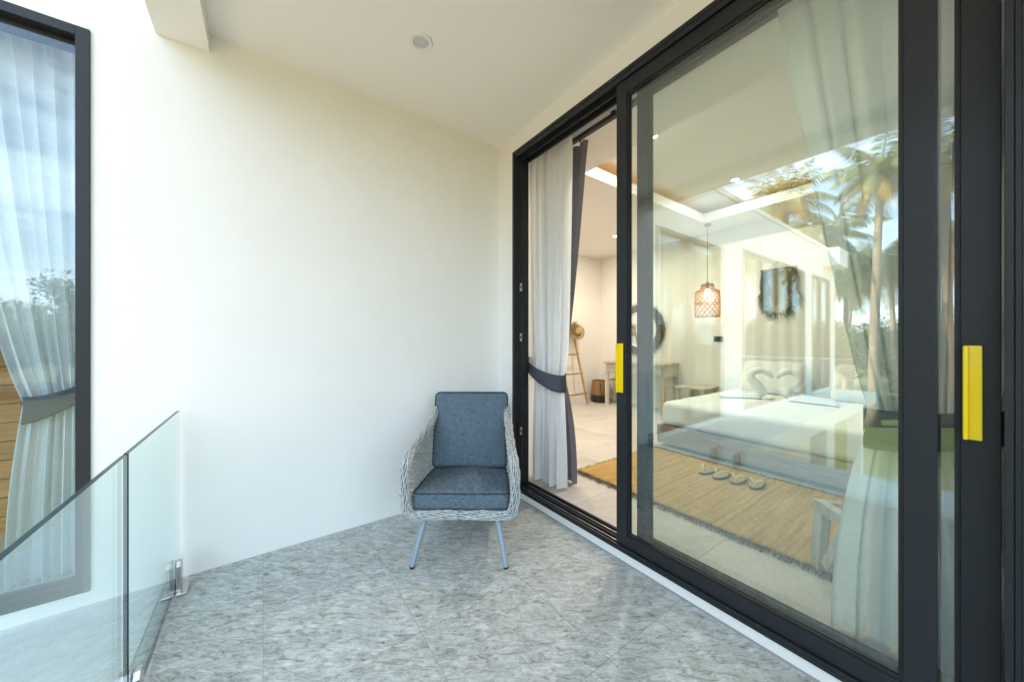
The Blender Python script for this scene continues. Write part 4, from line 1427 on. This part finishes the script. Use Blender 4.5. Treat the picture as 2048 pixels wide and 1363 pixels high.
def palm(x, y, top_z, rot, v, label, group):
    trm, crm, ltop = palm_vars[v]
    H = (9.0, 9.8, 8.6)[v]
    r = thing('palm_tree', label, 'palm tree', (x, y, GZ - .05), rot, group)
    s = (top_z - GZ) / H
    o = bpy.data.objects.new('trunk', trm); COL.objects.link(o); o.parent = r; o.scale = (1.1, 1.1, s)
    o = bpy.data.objects.new('crown', crm); COL.objects.link(o); o.parent = r; o.location = (ltop.x * 1.1, ltop.y * 1.1, H * s)
near = [(-21.5, 7.0, 9.5, 0.3, 0, 'coconut palm with golden crown rising behind the end of the long wall'),
        (-26.0, 6.6, 7.9, 1.9, 2, 'shorter coconut palm farther back behind the long wall'),
        (-22.6, 3.7, 10.1, 2.6, 1, 'tall coconut palm standing clear past the end of the long wall'),
        (-25.6, 1.4, 10.4, 4.0, 0, 'coconut palm on the open lawn opposite the sliding doors')]
for (x, y, z, a, v, lab) in near:
    palm(x, y, z, a, v, lab, 'palms near the villa')
rnd = random.Random(21)
far = [(-19, -8.0, 6.0), (-24, -5.2, 6.6), (-31, 9, 8), (-32, 2, 7), (-38, 11, 8), (-41, 5, 8), (-35, -5, 7.4), (-46, 9, 8.5), (-30, -12, 7), (-24, 12, 6.4), (-44, -3, 8),
       (-28, 4.5, 5.5), (-36, 7.2, 6.0), (-22.5, 7.5, 5.0), (-50, 14, 8)]
for i, (x, y, z) in enumerate(far):
    palm(x, y, z, rnd.uniform(0, 6.28), i % 3, 'coconut palm in the distant grove across the lawn', 'palms in the distant grove')
def tree_meshes(seed, H, W):
    rnd = random.Random(seed)
    tr = MB()
    tr.tube([(0, 0, 0), (.05, .03, H * .25), (.0, .08, H * .5)], lambda t: .22 - .1 * t, 10)
    cl = []
    for k in range(26):
        a = rnd.uniform(0, 6.28); q = rnd.random() ** .5 * W
        z = H * (.42 + .5 * rnd.random()) * (1 - .25 * (q / W) ** 2)
        c = Vector((q * math.cos(a), q * math.sin(a), z))
        cl.append((c, rnd.uniform(.6, 1.15) * W * .36))
        if k < 9:
            tr.tube([(0, .05, H * .3), (c * .5 + Vector((0, 0, H * .2))), c], lambda t: .09 - .07 * t, 6)
    lf = MB()
    for c, r_ in cl:
        for k in range(420):
            d = Vector((rnd.gauss(0, 1), rnd.gauss(0, 1), rnd.gauss(0, 1))).normalized()
            p = c + d * r_ * rnd.random() ** .4 * Vector((1, 1, .8)).length / 1.63
            u = Vector((rnd.gauss(0, 1), rnd.gauss(0, 1), rnd.gauss(0, .6))).normalized()
            v = u.cross(d)
            if v.length < .01: continue
            v.normalize()
            s = rnd.uniform(.07, .15)
            lf.add([p - u * s, p - v * s * .5, p + u * s, p + v * s * .5], [(0, 1, 2, 3)])
    return tr.mesh('trunk', M['bark'], 180), lf.mesh('crown', M['leaf'])
tv = [tree_meshes(5, 7.0, 2.9), tree_meshes(6, 6.2, 3.3)]
def tree(x, y, s, rot, v, label, group):
    r = thing('leafy_tree', label, 'tree', (x, y, GZ - .05), rot, group)
    r.scale = (s, s, s)
    for nm, me in zip(('trunk', 'crown'), tv[v]):
        o = bpy.data.objects.new(nm, me); COL.objects.link(o); o.parent = r
for i, (x, y, s) in enumerate([(-13.5, -40, 1.42), (-9, -43, 1.2), (-18, -42, 1.15), (-22, -41, 1.2), (-5, -42, 1.1), (-27, -38, 1.25), (-14, -49, 1.3), (-32, -36, 1.2)]):
    tree(x, y, s, i * 1.3, i % 2, 'broad dark green tree in the row facing the tall window', 'broad trees facing the window')
for i, (x, y, s) in enumerate([(-26, 10, .9), (-31, 6, .95), (-37, 3, 1.0), (-40, 9, 1.05), (-34, -2, 1.0), (-43, 0, 1.1), (-38, -8, 1.1), (-48, 5, 1.15), (-20, 11, .85), (-30, -16, 1.1), (-50, -10, 1.2)]):
    tree(x, y, s, i * 2.1, i % 2, 'dense green tree behind the palms across the lawn', 'trees behind the palms')
